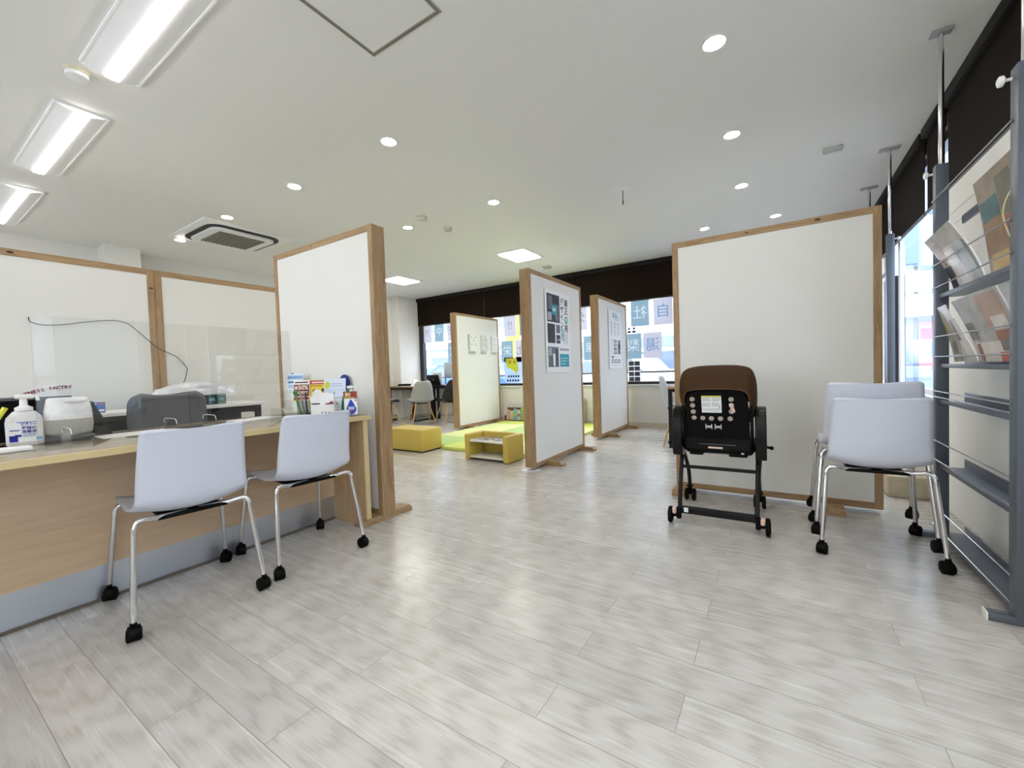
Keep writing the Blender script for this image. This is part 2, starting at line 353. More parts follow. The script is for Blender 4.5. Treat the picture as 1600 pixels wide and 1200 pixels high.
# roller blinds
def blind(label, a, c, axis, z0, grp):
    t = thing('roller_blind', label, 'blind', group=grp)
    L = c - a
    def P(x0, x1, d0, d1, z0_, z1_, bb, bev=0):
        if axis == 'x': bb.bx(x0, x1, YB - d1, YB - d0, z0_, z1_, bev)
        else: bb.bx(XR - d1, XR - d0, x0, x1, z0_, z1_, bev)
    bb = MB(); P(a, c, 0.0, 0.055, 2.575, 2.645, bb, 0.004); bb.build('headbox', mat('blind_box', (20, 16, 14), 0.6, spec=0.25), t)
    bb = MB(); g_ = 0.002 if axis == 'x' else 0.012; P(a + g_, c - g_, 0.018, 0.022, z0 + 0.01, 2.58, bb); bb.build('fabric', blind_m, t)
    bb = MB(); p0 = (a + 0.01, YB - 0.02, z0 + 0.012) if axis == 'x' else (XR - 0.02, a + 0.01, z0 + 0.012)
    p1 = (c - 0.01, YB - 0.02, z0 + 0.012) if axis == 'x' else (XR - 0.02, c - 0.01, z0 + 0.012)
    bb.tube([p0, p1], 0.012, 10); bb.build('bottom_bar', mat('blind_bar', (60, 44, 34), 0.4), t)
bn = ['dark brown roller blind at the left end of the back window', 'dark brown roller blind over the back window behind the tilted white divider',
      'dark brown roller blind over the back window above the poster dividers', 'dark brown roller blind at the right end of the back window']
for s, a, c in zip(bn, (-6.77, -4.92, -3.0, -1.25), (-4.921, -3.001, -1.251, 0.9)): blind(s, a, c, 'x', 2.03, 'blinds on the back window')
for s, a, c in zip(['brown roller blind over the right window beside the big white divider', 'narrow brown roller blind between two slits of daylight on the right wall', 'brown roller blind above the white panel behind the magazine rack'],
                   (4.33, 3.89, 2.4), (6.6, 4.28, 3.84)): blind(s, a, c, 'y', 2.03, 'blinds on the right wall')

# ------------------------------------------------------------------ ceiling fixtures
glow = emit_mat('light_bar_glow', (1.0, 0.955, 0.91), TUBE_E)
refl = mat('lamp_reflector', (244, 244, 244), 0.35)
def troffer(label, x0, x1, y=0.785):
    t = thing('ceiling_light', label, 'ceiling light', ((x0 + x1) / 2, y, ZC), group='long ceiling lights over the counter')
    L = x1 - x0; fr = MB()
    for y in (-0.118, 0.118): fr.bx(-L / 2, L / 2, y - 0.004, y + 0.004, -0.012, 0)
    for x in (-L / 2, L / 2): fr.bx(x - 0.004, x + 0.004, -0.114, 0.114, -0.012, 0)
    fr.build('frame', refl, t, 0)
    for sgn in (-1, 1):
        MB().grid(lambda u, v: Vector(((u - 0.5) * (L - 0.01), sgn * (0.114 - v * 0.082), -0.008 - v * 0.026)), 1, 3).build('reflector', refl, t)
    c = MB()
    prof = [(-0.032, -0.004), (-0.032, -0.037), (-0.026, -0.043), (0, -0.046), (0.026, -0.043), (0.032, -0.037), (0.032, -0.004)]
    c.prism(prof, frame((-L / 2 + 0.02, 0, 0), (0, 1, 0), (0, 0, 1)), L - 0.04); c.build('light_bar', glow, t, 40)
troffer('long ceiling light with glowing bar nearest the top edge of the picture', -3.01, -1.78)
troffer('long ceiling light with glowing bar, middle one of three in a row', -4.77, -3.54)
troffer('long ceiling light with glowing bar, farthest one near the left wall', -6.5, -5.3)
for x0, s_ in ((-4.77, 'left'), (-3.01, 'middle'), (-1.25, 'right')): troffer('unseen long ceiling light added behind the camera, %s one of the second row' % s_, x0, x0 + 1.23, -1.25)  # unseen row, added to brighten the faces turned to the camera
dl_ring = mat('downlight_ring', (225, 225, 222), 0.3, 0.2)
dl_glow = emit_mat('downlight_glow', (1.0, 0.94, 0.84), DOWN_E)
def downlight_proto():
    t = thing('downlight', '', 'downlight', group='round recessed downlights')
    MB().lathe([(0.062, 0), (0.062, -0.005), (0.057, -0.008), (0.05, -0.006), (0.047, 0)], 28).build('ring', dl_ring, t)
    MB().lathe([(0, -0.003), (0.03, -0.004), (0.046, -0.001), (0.046, 0)], 24).build('bulb', dl_glow, t)
    return t
dl = downlight_proto(); first = True
for x, y, s in ((-0.258, 2.465, 'large round downlight nearest the camera, top right of the ceiling'), (-0.26, 3.5, 'round downlight on the right, second from the camera in its row'), (-0.265, 4.54, 'round downlight on the right, third from the camera above the big divider'),
                (0.004, 5.7, 'round downlight just above the top edge of the big white divider'), (-0.735, 5.66, 'round downlight above the top left corner of the big divider'),
                (-2.33, 2.1, 'round downlight in the middle of the ceiling left of centre'), (-3.535, 2.095, 'round downlight above the divider at the counter end'), (-4.735, 2.075, 'round downlight touching the far corner of the ceiling air conditioner'), (-5.92, 2.075, 'round downlight at the left corner of the ceiling air conditioner'),
                (-2.345, 3.43, 'round downlight alone in the centre of the ceiling'), (-3.53, 3.41, 'small round downlight beside the two smoke detectors'),
                (-0.26, 1.43, 'unseen round downlight overhead, added to the right row'), (-0.26, 0.4, 'unseen added round downlight directly above the camera'), (-0.26, -0.7, 'unseen added round downlight behind the camera on the right'),  # out of view from here on, added to brighten the room
                (-1.5, -0.5, 'unseen added round downlight behind the camera in the middle'), (-1.5, -1.8, 'unseen added round downlight at the back of the room in the middle'), (-0.26, -1.9, 'unseen added round downlight at the back of the room on the right')):  # these too are unseen extra lamps, added for light
    if first: dl.location = (x, y, ZC); dl['label'] = s; first = False
    else: dup(dl, (x, y, ZC), 0, s)
def panel_light(label, x, y):
    t = thing('panel_light', label, 'ceiling light', (x, y, ZC), group='square ceiling panel lights')
    MB().bx(-0.25, 0.25, -0.3, 0.3, -0.012, 0, 0.003).build('frame', refl, t)
    MB().bx(-0.2, 0.2, -0.25, 0.25, -0.022, -0.012, 0.003).build('diffuser', emit_mat('panel_glow', (1.0, 0.97, 0.88), PANEL_E), t)
panel_light('glowing square ceiling panel light above the poster divider', -3.13, 5.2)
panel_light('glowing square ceiling panel light beside the counter divider post', -5.6, 5.2)
def smoke(label, x, y, r, m):
    t = thing('smoke_detector', label, 'smoke detector', (x, y, ZC), group='smoke detectors')
    MB().lathe([(r, 0), (r, -0.02), (0, -0.02)], 24).build('base', mat('detector_base', (205, 196, 170), 0.5), t)
    MB().lathe([(r * 0.95, -0.02), (r * 0.9, -0.036), (r * 0.6, -0.042), (0, -0.042)], 24).build('cap', m, t)
smoke('round white smoke detector beside the nearest long ceiling light', -3.13, 0.68, 0.05, white_p)
smoke('round pale smoke detector, the nearer of the pair in the ceiling middle', -3.18, 3.28, 0.052, mat('detector_pale', (214, 212, 205), 0.5))
smoke('small greyish smoke detector, the farther of the pair in the ceiling middle', -3.18, 3.7, 0.045, mat('detector_grey', (190, 188, 178), 0.5))
tag(MB().bx(-0.065, 0.065, -0.02, 0.02, -0.03, 0, 0.004).bx(-0.06, -0.005, -0.016, 0.016, -0.038, -0.03, 0.003).bx(0.005, 0.06, -0.016, 0.016, -0.038, -0.03, 0.003).build('ceiling_sensor', mat('sensor_grey', (196, 198, 192), 0.4), loc=(0.388, 4.2, ZC)), 'small boxy sensor on the ceiling near the right blinds', 'sensor')
tag(MB().bx(-0.06, 0.06, -0.06, 0.06, -0.025, 0, 0.006).build('ceiling_speaker', mat('sensor_beige', (186, 184, 172), 0.5), loc=(-3.134, 6.05, ZC)), 'small square box on the ceiling behind the square panel light', 'sensor')
t = thing('ceiling_hook_plate', 'round white ceiling plate with a short hanging rod', 'ceiling hook', (-1.21, 3.933, ZC))
MB().lathe([(0.078, 0), (0.078, -0.006), (0.065, -0.009), (0.02, -0.012), (0, -0.012)], 28).build('plate', white_p, t)
MB().tube([(0, 0, -0.01), (0, 0, -0.125)], 0.004, 8).lathe([(0.007, -0.1), (0.007, -0.14), (0, -0.14)], 8).build('rod', mat('dull_brass', (110, 104, 92), 0.4, 0.8), t)
t = thing('ceiling_hatch', 'square access hatch with a grey frame in the ceiling', 'hatch', (-1.53, 1.28, ZC))
h = MB()
for s_ in (-1, 1):
    h.bx(-0.238, 0.238, s_ * 0.226 - 0.011, s_ * 0.226 + 0.011, -0.004, 0, 0.001); h.bx(s_ * 0.226 - 0.011, s_ * 0.226 + 0.011, -0.216, 0.216, -0.004, 0, 0.001)
h.build('frame', mat('hatch_frame', (150, 146, 134), 0.5), t, 0)
h = MB()
for s_ in (-1, 1):
    h.bx(-0.229, 0.229, s_ * 0.2265 - 0.0015, s_ * 0.2265 + 0.0015, -0.0048, -0.004); h.bx(s_ * 0.2265 - 0.0015, s_ * 0.2265 + 0.0015, -0.225, 0.225, -0.0048, -0.004)
h.build('gap', mat('hatch_gap', (60, 56, 50), 0.6), t, 0)
MB().bx(-0.215, 0.215, -0.215, 0.215, -0.003, 0).build('lid', ceil_m, t, 0)
# cassette air conditioner
t = thing('air_conditioner', 'white cassette air conditioner with grey grille set in the ceiling', 'air conditioner', (-5.36, 2.4, ZC))
MB().bx(-0.47, 0.47, -0.47, 0.47, -0.012, 0, 0.004).build('cover_plate', white_p, t)
MB().prism(rrect(0.76, 0.76, 0.14), Matrix.Translation((0, 0, -0.024)), 0.012).build('slot', mat('vent_dark', (26, 24, 22), 0.6), t)
MB().prism(rrect(0.66, 0.66, 0.1), Matrix.Translation((0, 0, -0.042)), 0.018).build('face', white_p, t)
g = MB().bx(-0.24, 0.24, -0.24, 0.24, -0.046, -0.042)
g.build('grille_back', mat('grille_grey', (112, 108, 98), 0.6), t)
g = MB()
for i in range(13): g.box((0, -0.228 + i * 0.038, -0.049), (0.48, 0.012, 0.006), (R(25), 0, 0))
g.build('grille_slats', mat('grille_slat', (150, 146, 134), 0.5), t)

# ------------------------------------------------------------------ white dividers in wooden frames
def divider(label, L, zt, zb, axis, loc, feet, grp='white dividers in wooden frames', T=0.105, fw=0.042, knots=()):
    """local x along the panel, local y = thickness, the front face at y = 0 looks to -y; axis 'x' or 'y' is the grain only"""
    rz = {'x': 0.0, 'y': PI / 2}[axis]
    t = thing('divider', label, 'divider', loc, rz, grp)
    MB().bx(fw * 0.6, L - fw * 0.6, 0.006, T - 0.006, zb + fw * 0.6, zt - fw * 0.6).build('panel', cloth_m, t, 0)
    for x in (0, L - fw): MB().bx(x, x + fw, 0, T, zb, zt, 0.002).build('side_post', FW['z'], t, 0)
    MB().bx(fw, L - fw, 0, T, zt - fw, zt, 0.002).build('top_rail', FW['x'], t, 0)
    MB().bx(fw, L - fw, 0, T, zb, zb + fw, 0.002).build('bottom_rail', FW['x'], t, 0)
    for kx, kz, kr in knots:
        k = [(kr * math.cos(a * PI / 4) * 1.6, kr * 0.8 * math.sin(a * PI / 4)) for a in range(8)]
        MB().prism(k, frame((kx, 0.0005, kz), (1, 0, 0), (0, 0, 1)), 0.001).build('knot', KNOT, t, 0)
    for x in feet:
        pr = [(-0.155, 0), (0.155 + T, 0), (0.155 + T, 0.018), (0.125 + T, 0.045), (-0.125, 0.045), (-0.155, 0.018)]
        if zb < 0.04: pr = [(-0.155, 0), (0.155 + T, 0), (0.155 + T, 0.022), (0.13 + T, 0.045), (T + 0.002, 0.045), (T + 0.002, 0.0295), (-0.002, 0.0295), (-0.002, 0.045), (-0.13, 0.045), (-0.155, 0.022)]
        MB().prism(pr, frame((x - 0.045, 0, 0), (0, 1, 0), (0, 0, 1)), 0.09).build('foot', FW['y'], t, 0)
    return t
divider('white divider with thick wooden end post standing at the end of the counter', 1.2, 1.965, 0.03, 'x', (-3.42, 1.82, 0), (1.15, 0.1), knots=((0.52, 1.944, 0.006),))
divider('white divider behind the kids play mats carrying the black and white poster', 1.235, 1.945, 0.03, 'y', (-1.975, 3.43, 0), (0.32, 1.18))
divider('white divider beyond the poster divider carrying the smaller grey notice', 1.26, 1.96, 0.03, 'y', (-2.02, 5.33, 0), (0.34, 1.2))
divider('white divider at the back with three grey shapes on it', 1.28, 1.99, 0.03, 'y', (-4.55, 5.38, 0), (0.3, 1.15))
divider('large white divider behind the high chair', 1.215, 1.905, 0.03, 'x', (-0.67, 3.37, 0), (0.04, 0.97), knots=((0.5, 1.884, 0.007), (0.9, 1.886, 0.011)))
divider('left white divider behind the counter, under the air conditioner wall', 1.23, 1.965, 0.03, 'y', (-4.6, 0.175, 0), (0.2, 1.0), fw=0.05, knots=((0.42, 1.94, 0.012), (1.205, 1.8, 0.01)))
divider('right white divider behind the counter, next to the wooden double post', 1.23, 1.965, 0.03, 'y', (-4.6, 1.407, 0), (0.2, 1.0), fw=0.05)
tag(MB().prism([(0, 0), (0.16, 0.02), (0.2, 0.1), (0.06, 0.15)], Matrix.Translation((0, 0, 0.0005)), 0.001).build('paper_scrap', white_ppr, loc=(-2.13, 3.4, 0)), 'small white paper lying on the floor under the poster divider', 'paper')

# ------------------------------------------------------------------ counter
t = thing('counter', 'long light wood reception counter with steel kick plate', 'counter')
MB().bx(-3.0, -2.22, -2.4, 1.752, 0.692, 0.72, 0.003).build('top', desk_top, t, 0)
MB().bx(-2.2195, -2.215, -2.4, 1.752, 0.691, 0.719, 0.002).bx(-3.0, -2.22, 1.752, 1.7545, 0.692, 0.719).build('edge_band', desk_edge, t, 0)
MB().bx(-2.6, -2.57, -2.4, 1.7, 0.16, 0.692).build('front_panel', desk_side, t, 0)
MB().bx(-2.59, -2.575, -2.4, 1.7, 0.012, 0.16).build('kick_plate', steel, t, 0)
MB().bx(-2.6, -2.565, -2.4, 1.7, 0.0, 0.012).build('base_strip', mat('base_strip', (104, 92, 80), 0.6), t, 0)
MB().bx(-2.98, -2.235, 1.7, 1.735, 0, 0.692).build('end_panel', wood_mat('desk_end', (212, 180, 140), (194, 160, 120), 'z', 0.45, 6), t, 0)
MB().bx(-2.2345, -2.232, 1.7, 1.735, 0, 0.692).build('end_edge', desk_edge, t, 0)

# ------------------------------------------------------------------ caster chairs
def caster(P, parent):
    x, y = P; b = MB()
    for sx in (-1, 1):
        b.lathe([(0, 0), (0.02, 0), (0.0245, 0.003), (0.025, 0.012), (0.021, 0.017), (0, 0.017)], 20, (sx * 0.006 + (0 if sx > 0 else -0.017), 0, 0.025), Euler((0, PI / 2, 0)).to_matrix())
    b.lathe([(0.026, 0), (0.0285, 0.004), (0.0285, 0.034), (0.026, 0.038)], 16, (-0.019, 0.002, 0.029), Euler((0, PI / 2, 0)).to_matrix())
    b.tube([(0, -0.004, 0.045), (0, -0.006, 0.072)], 0.011, 10)
    b.bm.transform(Matrix.Translation((x, y, 0)) @ Matrix.Rotation(random.uniform(-0.7, 0.7), 4, 'Z'))
    b.build('caster', black_p, parent)
def caster_chair(label, group):
    t = thing('caster_chair', label, 'chair', group=group)
    NU = 64
    prof = spline([(0.225, 0.432), (0.2, 0.447), (0.08, 0.446), (-0.06, 0.437), (-0.15, 0.442), (-0.2, 0.475), (-0.222, 0.54), (-0.24, 0.64), (-0.262, 0.755), (-0.268, 0.782)], 640)
    hws = spline([(0.185, 0), (0.192, 0), (0.2, 0), (0.2, 0), (0.198, 0), (0.194, 0), (0.19, 0), (0.185, 0), (0.178, 0), (0.176, 0)], 640)
    def fn(u, v):
        u = 0.5 - 0.5 * math.cos(PI * u); i = min(int(round(u * 640)), 640); p = prof[i]; hw = hws[i][0]; s = (v - 0.5) * 2
        d = min(i, 640 - i) / 640 * 0.8; r = 0.028          # rounded corners at both ends
        if d < r: hw -= r - math.sqrt(max(0, r * r - (r - d) ** 2))
        back = max(0, min(1, (u - 0.45) / 0.25))
        dy = 0.034 * s * s * back * (1 if u < 0.8 else 1 - (u - 0.8) * 1.6); dz = 0.022 * s * s * (1 - back) * (0.4 if u < 0.1 else 1) + 0.02 * s * s * max(0, 1 - abs(u - 0.5) * 6)
        return Vector((s * hw, p[0] + dy, p[1] + dz))
    o = solid(MB().grid(fn, 64, 18).build('seat_shell', shell_m, t, 60), 0.008, 1.0)
    MB().bx(-0.11, 0.11, -0.155, 0.12, 0.408, 0.426, 0.008).bx(-0.125, 0.125, -0.175, -0.12, 0.412, 0.428, 0.006).build('under_tray', black_p, t)
    for sx in (-1, 1):
        for sy in (-1, 1):
            y0 = -0.245 if sy < 0 else 0.243
            pts = [(sx * 0.224, y0, 0.062), (sx * 0.224, y0 * 0.99, 0.09), (sx * 0.204, sy * 0.196, 0.36), (sx * 0.2, sy * 0.19, 0.408), (sx * 0.188, sy * 0.184, 0.428), (sx * 0.165, sy * 0.18, 0.432), (sx * 0.12, sy * 0.165, 0.424), (sx * 0.02, sy * 0.145, 0.42)]
            lg = MB().tube(spline(pts, 26), 0.0105, 12).build('leg', chrome, t)
            caster((sx * 0.225, y0), lg)
    return t
cgrp = 'white chairs on casters'
ch = caster_chair('white plastic caster chair at the counter, nearest the camera', cgrp)
ch.location = (-2.279, 0.752, 0); ch.rotation_euler.z = R(90 - 5.5)
dup(ch, (-2.26, 1.285, 0), R(90 - 5.5), 'white plastic caster chair at the far end of the counter beside the divider')
dup(ch, (0.402, 2.81, 0), R(0.5), 'white plastic caster chair by the magazine rack, the lower one of a stack of two')
dup(ch, (0.392, 2.865, 0.072), R(-0.8), 'white plastic caster chair stacked on top of the other one by the magazine rack')

# ------------------------------------------------------------------ high chair (seen from behind, it faces +y)
def high_chair():
    t = thing('high_chair', 'black baby high chair with a brown hood on wheels', 'high chair', (-0.318, 2.93, 0), R(1.5))
    brown = mat('hood_brown', (66, 44, 25), 0.8, spec=0.2, bump=0.15, bscale=300)
    pink = mat('pale_pink_plastic', (226, 192, 174), 0.45)
    gloss = mat('glossy_black', (7, 6, 6), 0.3, spec=0.3)
    beige = mat('seat_pad_beige', (176, 162, 146), 0.8)
    RX = Euler((0, PI / 2, 0)).to_matrix()
    for sx in (-1, 1):      # wheels at the rear, twin casters at the front
        w = MB().lathe([(0.0, 0), (0.03, 0), (0.036, 0.004), (0.046, 0.003), (0.05, 0.01), (0.05, 0.018), (0.046, 0.025), (0.036, 0.024), (0.03, 0.028), (0, 0.028)], 26, (sx * 0.258 - 0.014, -0.255, 0.05), RX).build('wheel', black_p, t)
        MB().tube([(sx * 0.244, -0.255, 0.05), (sx * 0.2, -0.25, 0.055)], 0.014, 10).bx(sx * 0.21 - 0.013, sx * 0.21 + 0.013, -0.27, -0.235, 0.03, 0.1, 0.006).build('axle', black_p, w)
        MB().bx(sx * 0.234 - 0.012, sx * 0.234 + 0.012, -0.285, -0.24, 0.062, 0.1, 0.008).build('brake_lever', pink, w)
        fx = sx * 0.215
        w = MB().lathe([(0, 0), (0.034, 0), (0.042, 0.006), (0.042, 0.018), (0.036, 0.024), (0, 0.024)], 22, (fx - 0.036, 0.255, 0.042), RX).lathe([(0, 0), (0.036, 0), (0.042, 0.006), (0.042, 0.018), (0.034, 0.024), (0, 0.024)], 22, (fx + 0.012, 0.255, 0.042), RX).build('wheel', black_p, t)
        MB().tube([(fx, 0.25, 0.045), (fx, 0.24, 0.12)], 0.013, 10).bx(fx - 0.02, fx + 0.02, 0.225, 0.255, 0.1, 0.112, 0.003).build('caster_stem', black_p, w)
        MB().tube(spline([(sx * 0.205, -0.25, 0.06), (sx * 0.208, -0.2, 0.2), (sx * 0.212, -0.1, 0.36), (sx * 0.214, -0.02, 0.47)], 10), 0.0125, 10).build('rear_leg', black_m, t)
        MB().tube(spline([(fx, 0.24, 0.11), (sx * 0.213, 0.17, 0.25), (sx * 0.226, 0.02, 0.43), (sx * 0.228, -0.03, 0.49)], 10), 0.013, 10).build('front_leg', black_m, t)
        # curved arm rest with its housing
        arc = [(-0.14, 0.4), (-0.165, 0.48), (-0.165, 0.58), (-0.13, 0.665), (-0.06, 0.705), (0.04, 0.7), (0.14, 0.66), (0.14, 0.61), (0.06, 0.6), (0.02, 0.56), (0.0, 0.48), (-0.02, 0.39)]
        pl = [(p.x, p.y) for p in spline([(a, c, 0) for a, c in arc] + [(arc[0][0], arc[0][1], 0)], 44)][:-1]
        x0 = sx * 0.218
        m = frame((sx * 0.2 if sx > 0 else -0.258, 0, 0), (0, 1, 0), (0, 0, 1))
        o = MB().prism(pl, m, 0.058).build('arm_rest', gloss, t, 40)
        bv = o.modifiers.new('bev', 'BEVEL'); bv.width = 0.018; bv.segments = 3; bv.limit_method = 'ANGLE'
        MB().tube([(sx * 0.25, -0.1, 0.475), (sx * 0.282, -0.1, 0.47)], 0.008, 8).ball((sx * 0.282, -0.1, 0.47), 0.012, n=8).build('height_knob', black_p, o)
    MB().box((0, -0.252, 0.088), (0.4, 0.02, 0.046), None, 0.006).build('rear_bar', black_m, t)
    MB().box((-0.168, -0.263, 0.09), (0.024, 0.002, 0.028)).build('bar_sticker', white_p, t)
    MB().tube([(-0.212, -0.085, 0.318), (0.212, -0.085, 0.318)], 0.011, 10).build('cross_bar', black_m, t)
    # seat: tray under the seat and a leaning back shell with holes
    MB().box((0, 0.02, 0.462), (0.4, 0.3, 0.06), None, 0.02, seg=3).box((0, -0.1, 0.47), (0.38, 0.1, 0.1), (R(-18), 0, 0), 0.022, seg=3).bx(-0.16, -0.08, -0.14, -0.08, 0.408, 0.43, 0.008).bx(0.06, 0.16, -0.14, -0.08, 0.408, 0.43, 0.008).build('seat_base', black_p, t)
    MB().bx(-0.18, 0.18, 0.0, 0.24, 0.49, 0.52, 0.012).build('seat_pad', beige, t)
    th = R(-14)            # the back leans away from the tray
    Rb = Matrix.Translation((0, -0.125, 0.51)) @ Matrix.Rotation(-th, 4, 'X')   # local x right, z up along the back
    def B(mb, name, m_, par=t, sm=35):
        mb.bm.transform(Rb); return mb.build(name, m_, par, sm)
    outline = [(-0.18, -0.06), (0.18, -0.06), (0.182, 0.15), (0.172, 0.24), (0.14, 0.3), (0.08, 0.325), (-0.08, 0.325), (-0.14, 0.3), (-0.172, 0.24), (-0.182, 0.15)]
    outline = [(x * 0.96, z * 1.06 if z > 0 else z) for x, z in outline]
    bk = MB().prism(outline, frame((0, 0.012, 0), (1, 0, 0), (0, 0, 1)), 0.018)
    bk.prism([(x * 1.0, z) for x, z in [(-0.1, 0.0), (0.055, 0.0), (0.055, 0.31), (-0.1, 0.31)]], frame((0, -0.006, 0), (1, 0, 0), (0, 0, 1)), 0.004)
    for sx in (-1, 1): bk.box((sx * 0.185, 0.02, 0.08), (0.016, 0.07, 0.28), None, 0.006)
    back = B(bk, 'back_shell', black_p)
    holes = [(-0.13, 0.262), (-0.129, 0.222), (-0.127, 0.182), (-0.124, 0.142), (-0.075, 0.141), (-0.027, 0.14), (0.022, 0.14), (0.074, 0.141), (0.082, 0.262), (0.082, 0.186)]
    for x, z in holes:
        B(MB().lathe([(0.0145, 0), (0.0145, 0.0025), (0.0125, 0.0035), (0, 0.0035)], 18, (x, -0.0095, z), Euler((PI / 2, 0, 0)).to_matrix()), 'ventilation_hole', beige, back)
    B(MB().box((0.086, -0.013, 0.21), (0.02, 0.014, 0.06), (0, R(-16), 0), 0.006).ball((0.083, -0.014, 0.226), 0.014, (1, 0.7, 1), 10), 'reclining_lever', pink, back)
    lb = MB().bx(-0.078, 0.03, -0.0125, -0.0095, 0.178, 0.285)
    lb.bx(-0.078, 0.03, -0.0131, -0.0125, 0.276, 0.285, mi=1).bx(-0.078, 0.03, -0.0131, -0.0125, 0.2035, 0.205, mi=2)
    for c0, c1 in ((-0.074, -0.027), (-0.022, 0.026)):
        for i in range(7):
            if i == 3: continue
            lb.bx(c0, c1 - random.uniform(0, 0.012), -0.0131, -0.0125, 0.2695 - i * 0.0085, 0.2725 - i * 0.0085, mi=2)
    for i in range(2): lb.bx(-0.072, 0.024, -0.0131, -0.0125, 0.196 - i * 0.008, 0.198 - i * 0.008, mi=2)
    lb.bx(0.017, 0.024, -0.0133, -0.0125, 0.207, 0.214, mi=3)
    B(lb, 'warning_label', [white_ppr, mat('label_yellow', (226, 208, 70), 0.6), mat('label_text', (150, 150, 150), 0.7), mat('label_red', (190, 40, 50), 0.6)], back, 0)
    for x in (-0.043, 0.008):
        B(MB().box((x, -0.013, 0.087), (0.026, 0.006, 0.016), None, 0.003).box((x - 0.016, -0.013, 0.088), (0.007, 0.006, 0.034), None, 0.002).box((x + 0.016, -0.013, 0.088), (0.007, 0.006, 0.034), None, 0.002), 'belt_buckle', chrome, back)
    MB().box((-0.01, -0.152, 0.462), (0.082, 0.012, 0.012), None, 0.004).build('release_handle', pink, t)
    MB().box((0, -0.156, 0.482), (0.2, 0.008, 0.005)).box((-0.01, -0.15, 0.446), (0.11, 0.008, 0.005)).build('handle_slot', mat('slot_grey', (70, 70, 72), 0.4), t)
    st = MB().prism([(-0.024, 0), (0, -0.024), (0.024, 0), (0, 0.024)], frame((0.135, -0.148, 0.452), (1, 0, 0), (0, 0.2, 1)), 0.002)
    st.lathe([(0.0125, 0), (0.0125, 0.003), (0, 0.003)], 16, (0.135, -0.148, 0.452), frame((0, 0, 0), (1, 0, 0), (0, 0.2, 1)).to_3x3(), mi=1)
    st.build('diamond_sticker', [white_p, mat('sticker_green', (110, 160, 135), 0.5)], t, 0)
    # hood: arcs from the rim behind the seat over the crown to the front edge
    piv = Vector((0, -0.1, 0.61))
    half = spline([(-0.8, 0), (-0.93, 0.25), (-1.0, 0.55), (-0.97, 0.78), (-0.86, 0.93), (-0.6, 0.985), (-0.3, 1.0), (0, 1.003)], 100)
    arcs = [(-36, 0.268, 0.178), (-32, 0.288, 0.19), (-24, 0.33, 0.202), (-10, 0.352, 0.208), (18, 0.352, 0.21), (45, 0.33, 0.21), (68, 0.305, 0.205)]
    def hood(u, v):
        k = u * (len(arcs) - 1); i = min(int(k), len(arcs) - 2); f = k - i
        a = arcs[i][0] * (1 - f) + arcs[i + 1][0] * f; h = arcs[i][1] * (1 - f) + arcs[i + 1][1] * f; wd = arcs[i][2] * (1 - f) + arcs[i + 1][2] * f
        q = half[int(round((v if v <= 0.5 else 1 - v) * 200))]
        x = wd * q[0] * (1 if v <= 0.5 else -1); r = h * q[1]
        return piv + Vector((x, r * math.sin(R(a)), r * math.cos(R(a))))
    h = solid(MB().grid(hood, 24, 40).build('hood', brown, t, 50), 0.006, 0)
    MB().tube([hood(0.0, v / 40) for v in range(41)], 0.004, 6).build('hood_piping', mat('hood_piping', (84, 58, 38), 0.7), h)
    for sx in (-1, 1):
        MB().tube([(sx * 0.19, -0.105, 0.68), (sx * 0.182, -0.11, 0.62)], 0.006, 8).build('hood_bracket', mat('bracket_grey', (150, 150, 152), 0.3, 0.7), h)
high_chair()

# ------------------------------------------------------------------ magazine rack (posts held between floor and ceiling)
def rack():
    t = thing('magazine_rack', 'grey metal magazine rack with wire rails along the right wall', 'magazine rack', (0, 0, 0))
    x0, x1 = 0.705, 0.755
    for y, d in ((3.075, 0.05), (2.2, 0.06)):
        p = MB().bx(x0, x1, y - d / 2, y + d / 2, 0.03, 1.97, 0.003).build('post', gun, t)
        MB().tube([(0.732, y, 1.96), (0.732, y, 2.635)], 0.0115, 12).build('ceiling_pole', chrome, p)
        MB().bx(0.69, 0.775, y - 0.03, y + 0.03, 2.64, ZC, 0.002).tube([(0.732, y, 2.6), (0.732, y, 2.642)], 0.008, 10).build('ceiling_pad', mat('pad_grey', (168, 168, 170), 0.4), p)
        MB().tube([(0.7, y, 1.93), (0.678, y, 1.93)], 0.006, 8).lathe([(0.012, 0), (0.018, 0.004), (0.018, 0.014), (0.01, 0.018), (0, 0.018)], 14, (0.682, y, 1.93), Euler((0, -PI / 2, 0)).to_matrix()).build('clamp_knob', white_p, p)
        MB().bx(0.64, 0.87, y - 0.022, y + 0.022, 0.0, 0.03, 0.003).build('foot', gun, t)
        MB().bx(0.634, 0.64, y - 0.023, y + 0.023, 0.0, 0.031, 0.002).build('foot_cap', white_p, t)
    ya, yb = 2.23, 3.05
    MB().bx(0.8, 0.812, ya, yb, 1.645, 1.685, 0.001).build('back_bar', gun, t)
    for z in (1.29, 0.928, 0.742, 0.398, 0.045):
        MB().bx(0.722, 0.812, ya, yb, z - 0.012, z - 0.008).bx(0.716, 0.722, ya, yb, z - 0.014, z + 0.006, 0.001).bx(0.81, 0.814, ya, yb, z - 0.012, z + 0.04, 0.001).build('shelf_tray', gun, t)
    wires = (1.79, 1.45, 1.332, 1.075, 0.972, 0.792, 0.762, 0.529, 0.428, 0.172, 0.072)
    for z in wires:
        MB().tube([(0.7, 2.2, z), (0.7, 3.09, z)], 0.0032, 8).build('wire_rail', mat('wire_steel', (170, 174, 178), 0.25, 0.9), t)
rack()
t = thing('magazine_rack', 'second grey rack post running to the ceiling beside the big white divider', 'magazine rack', (0, 0, 0))
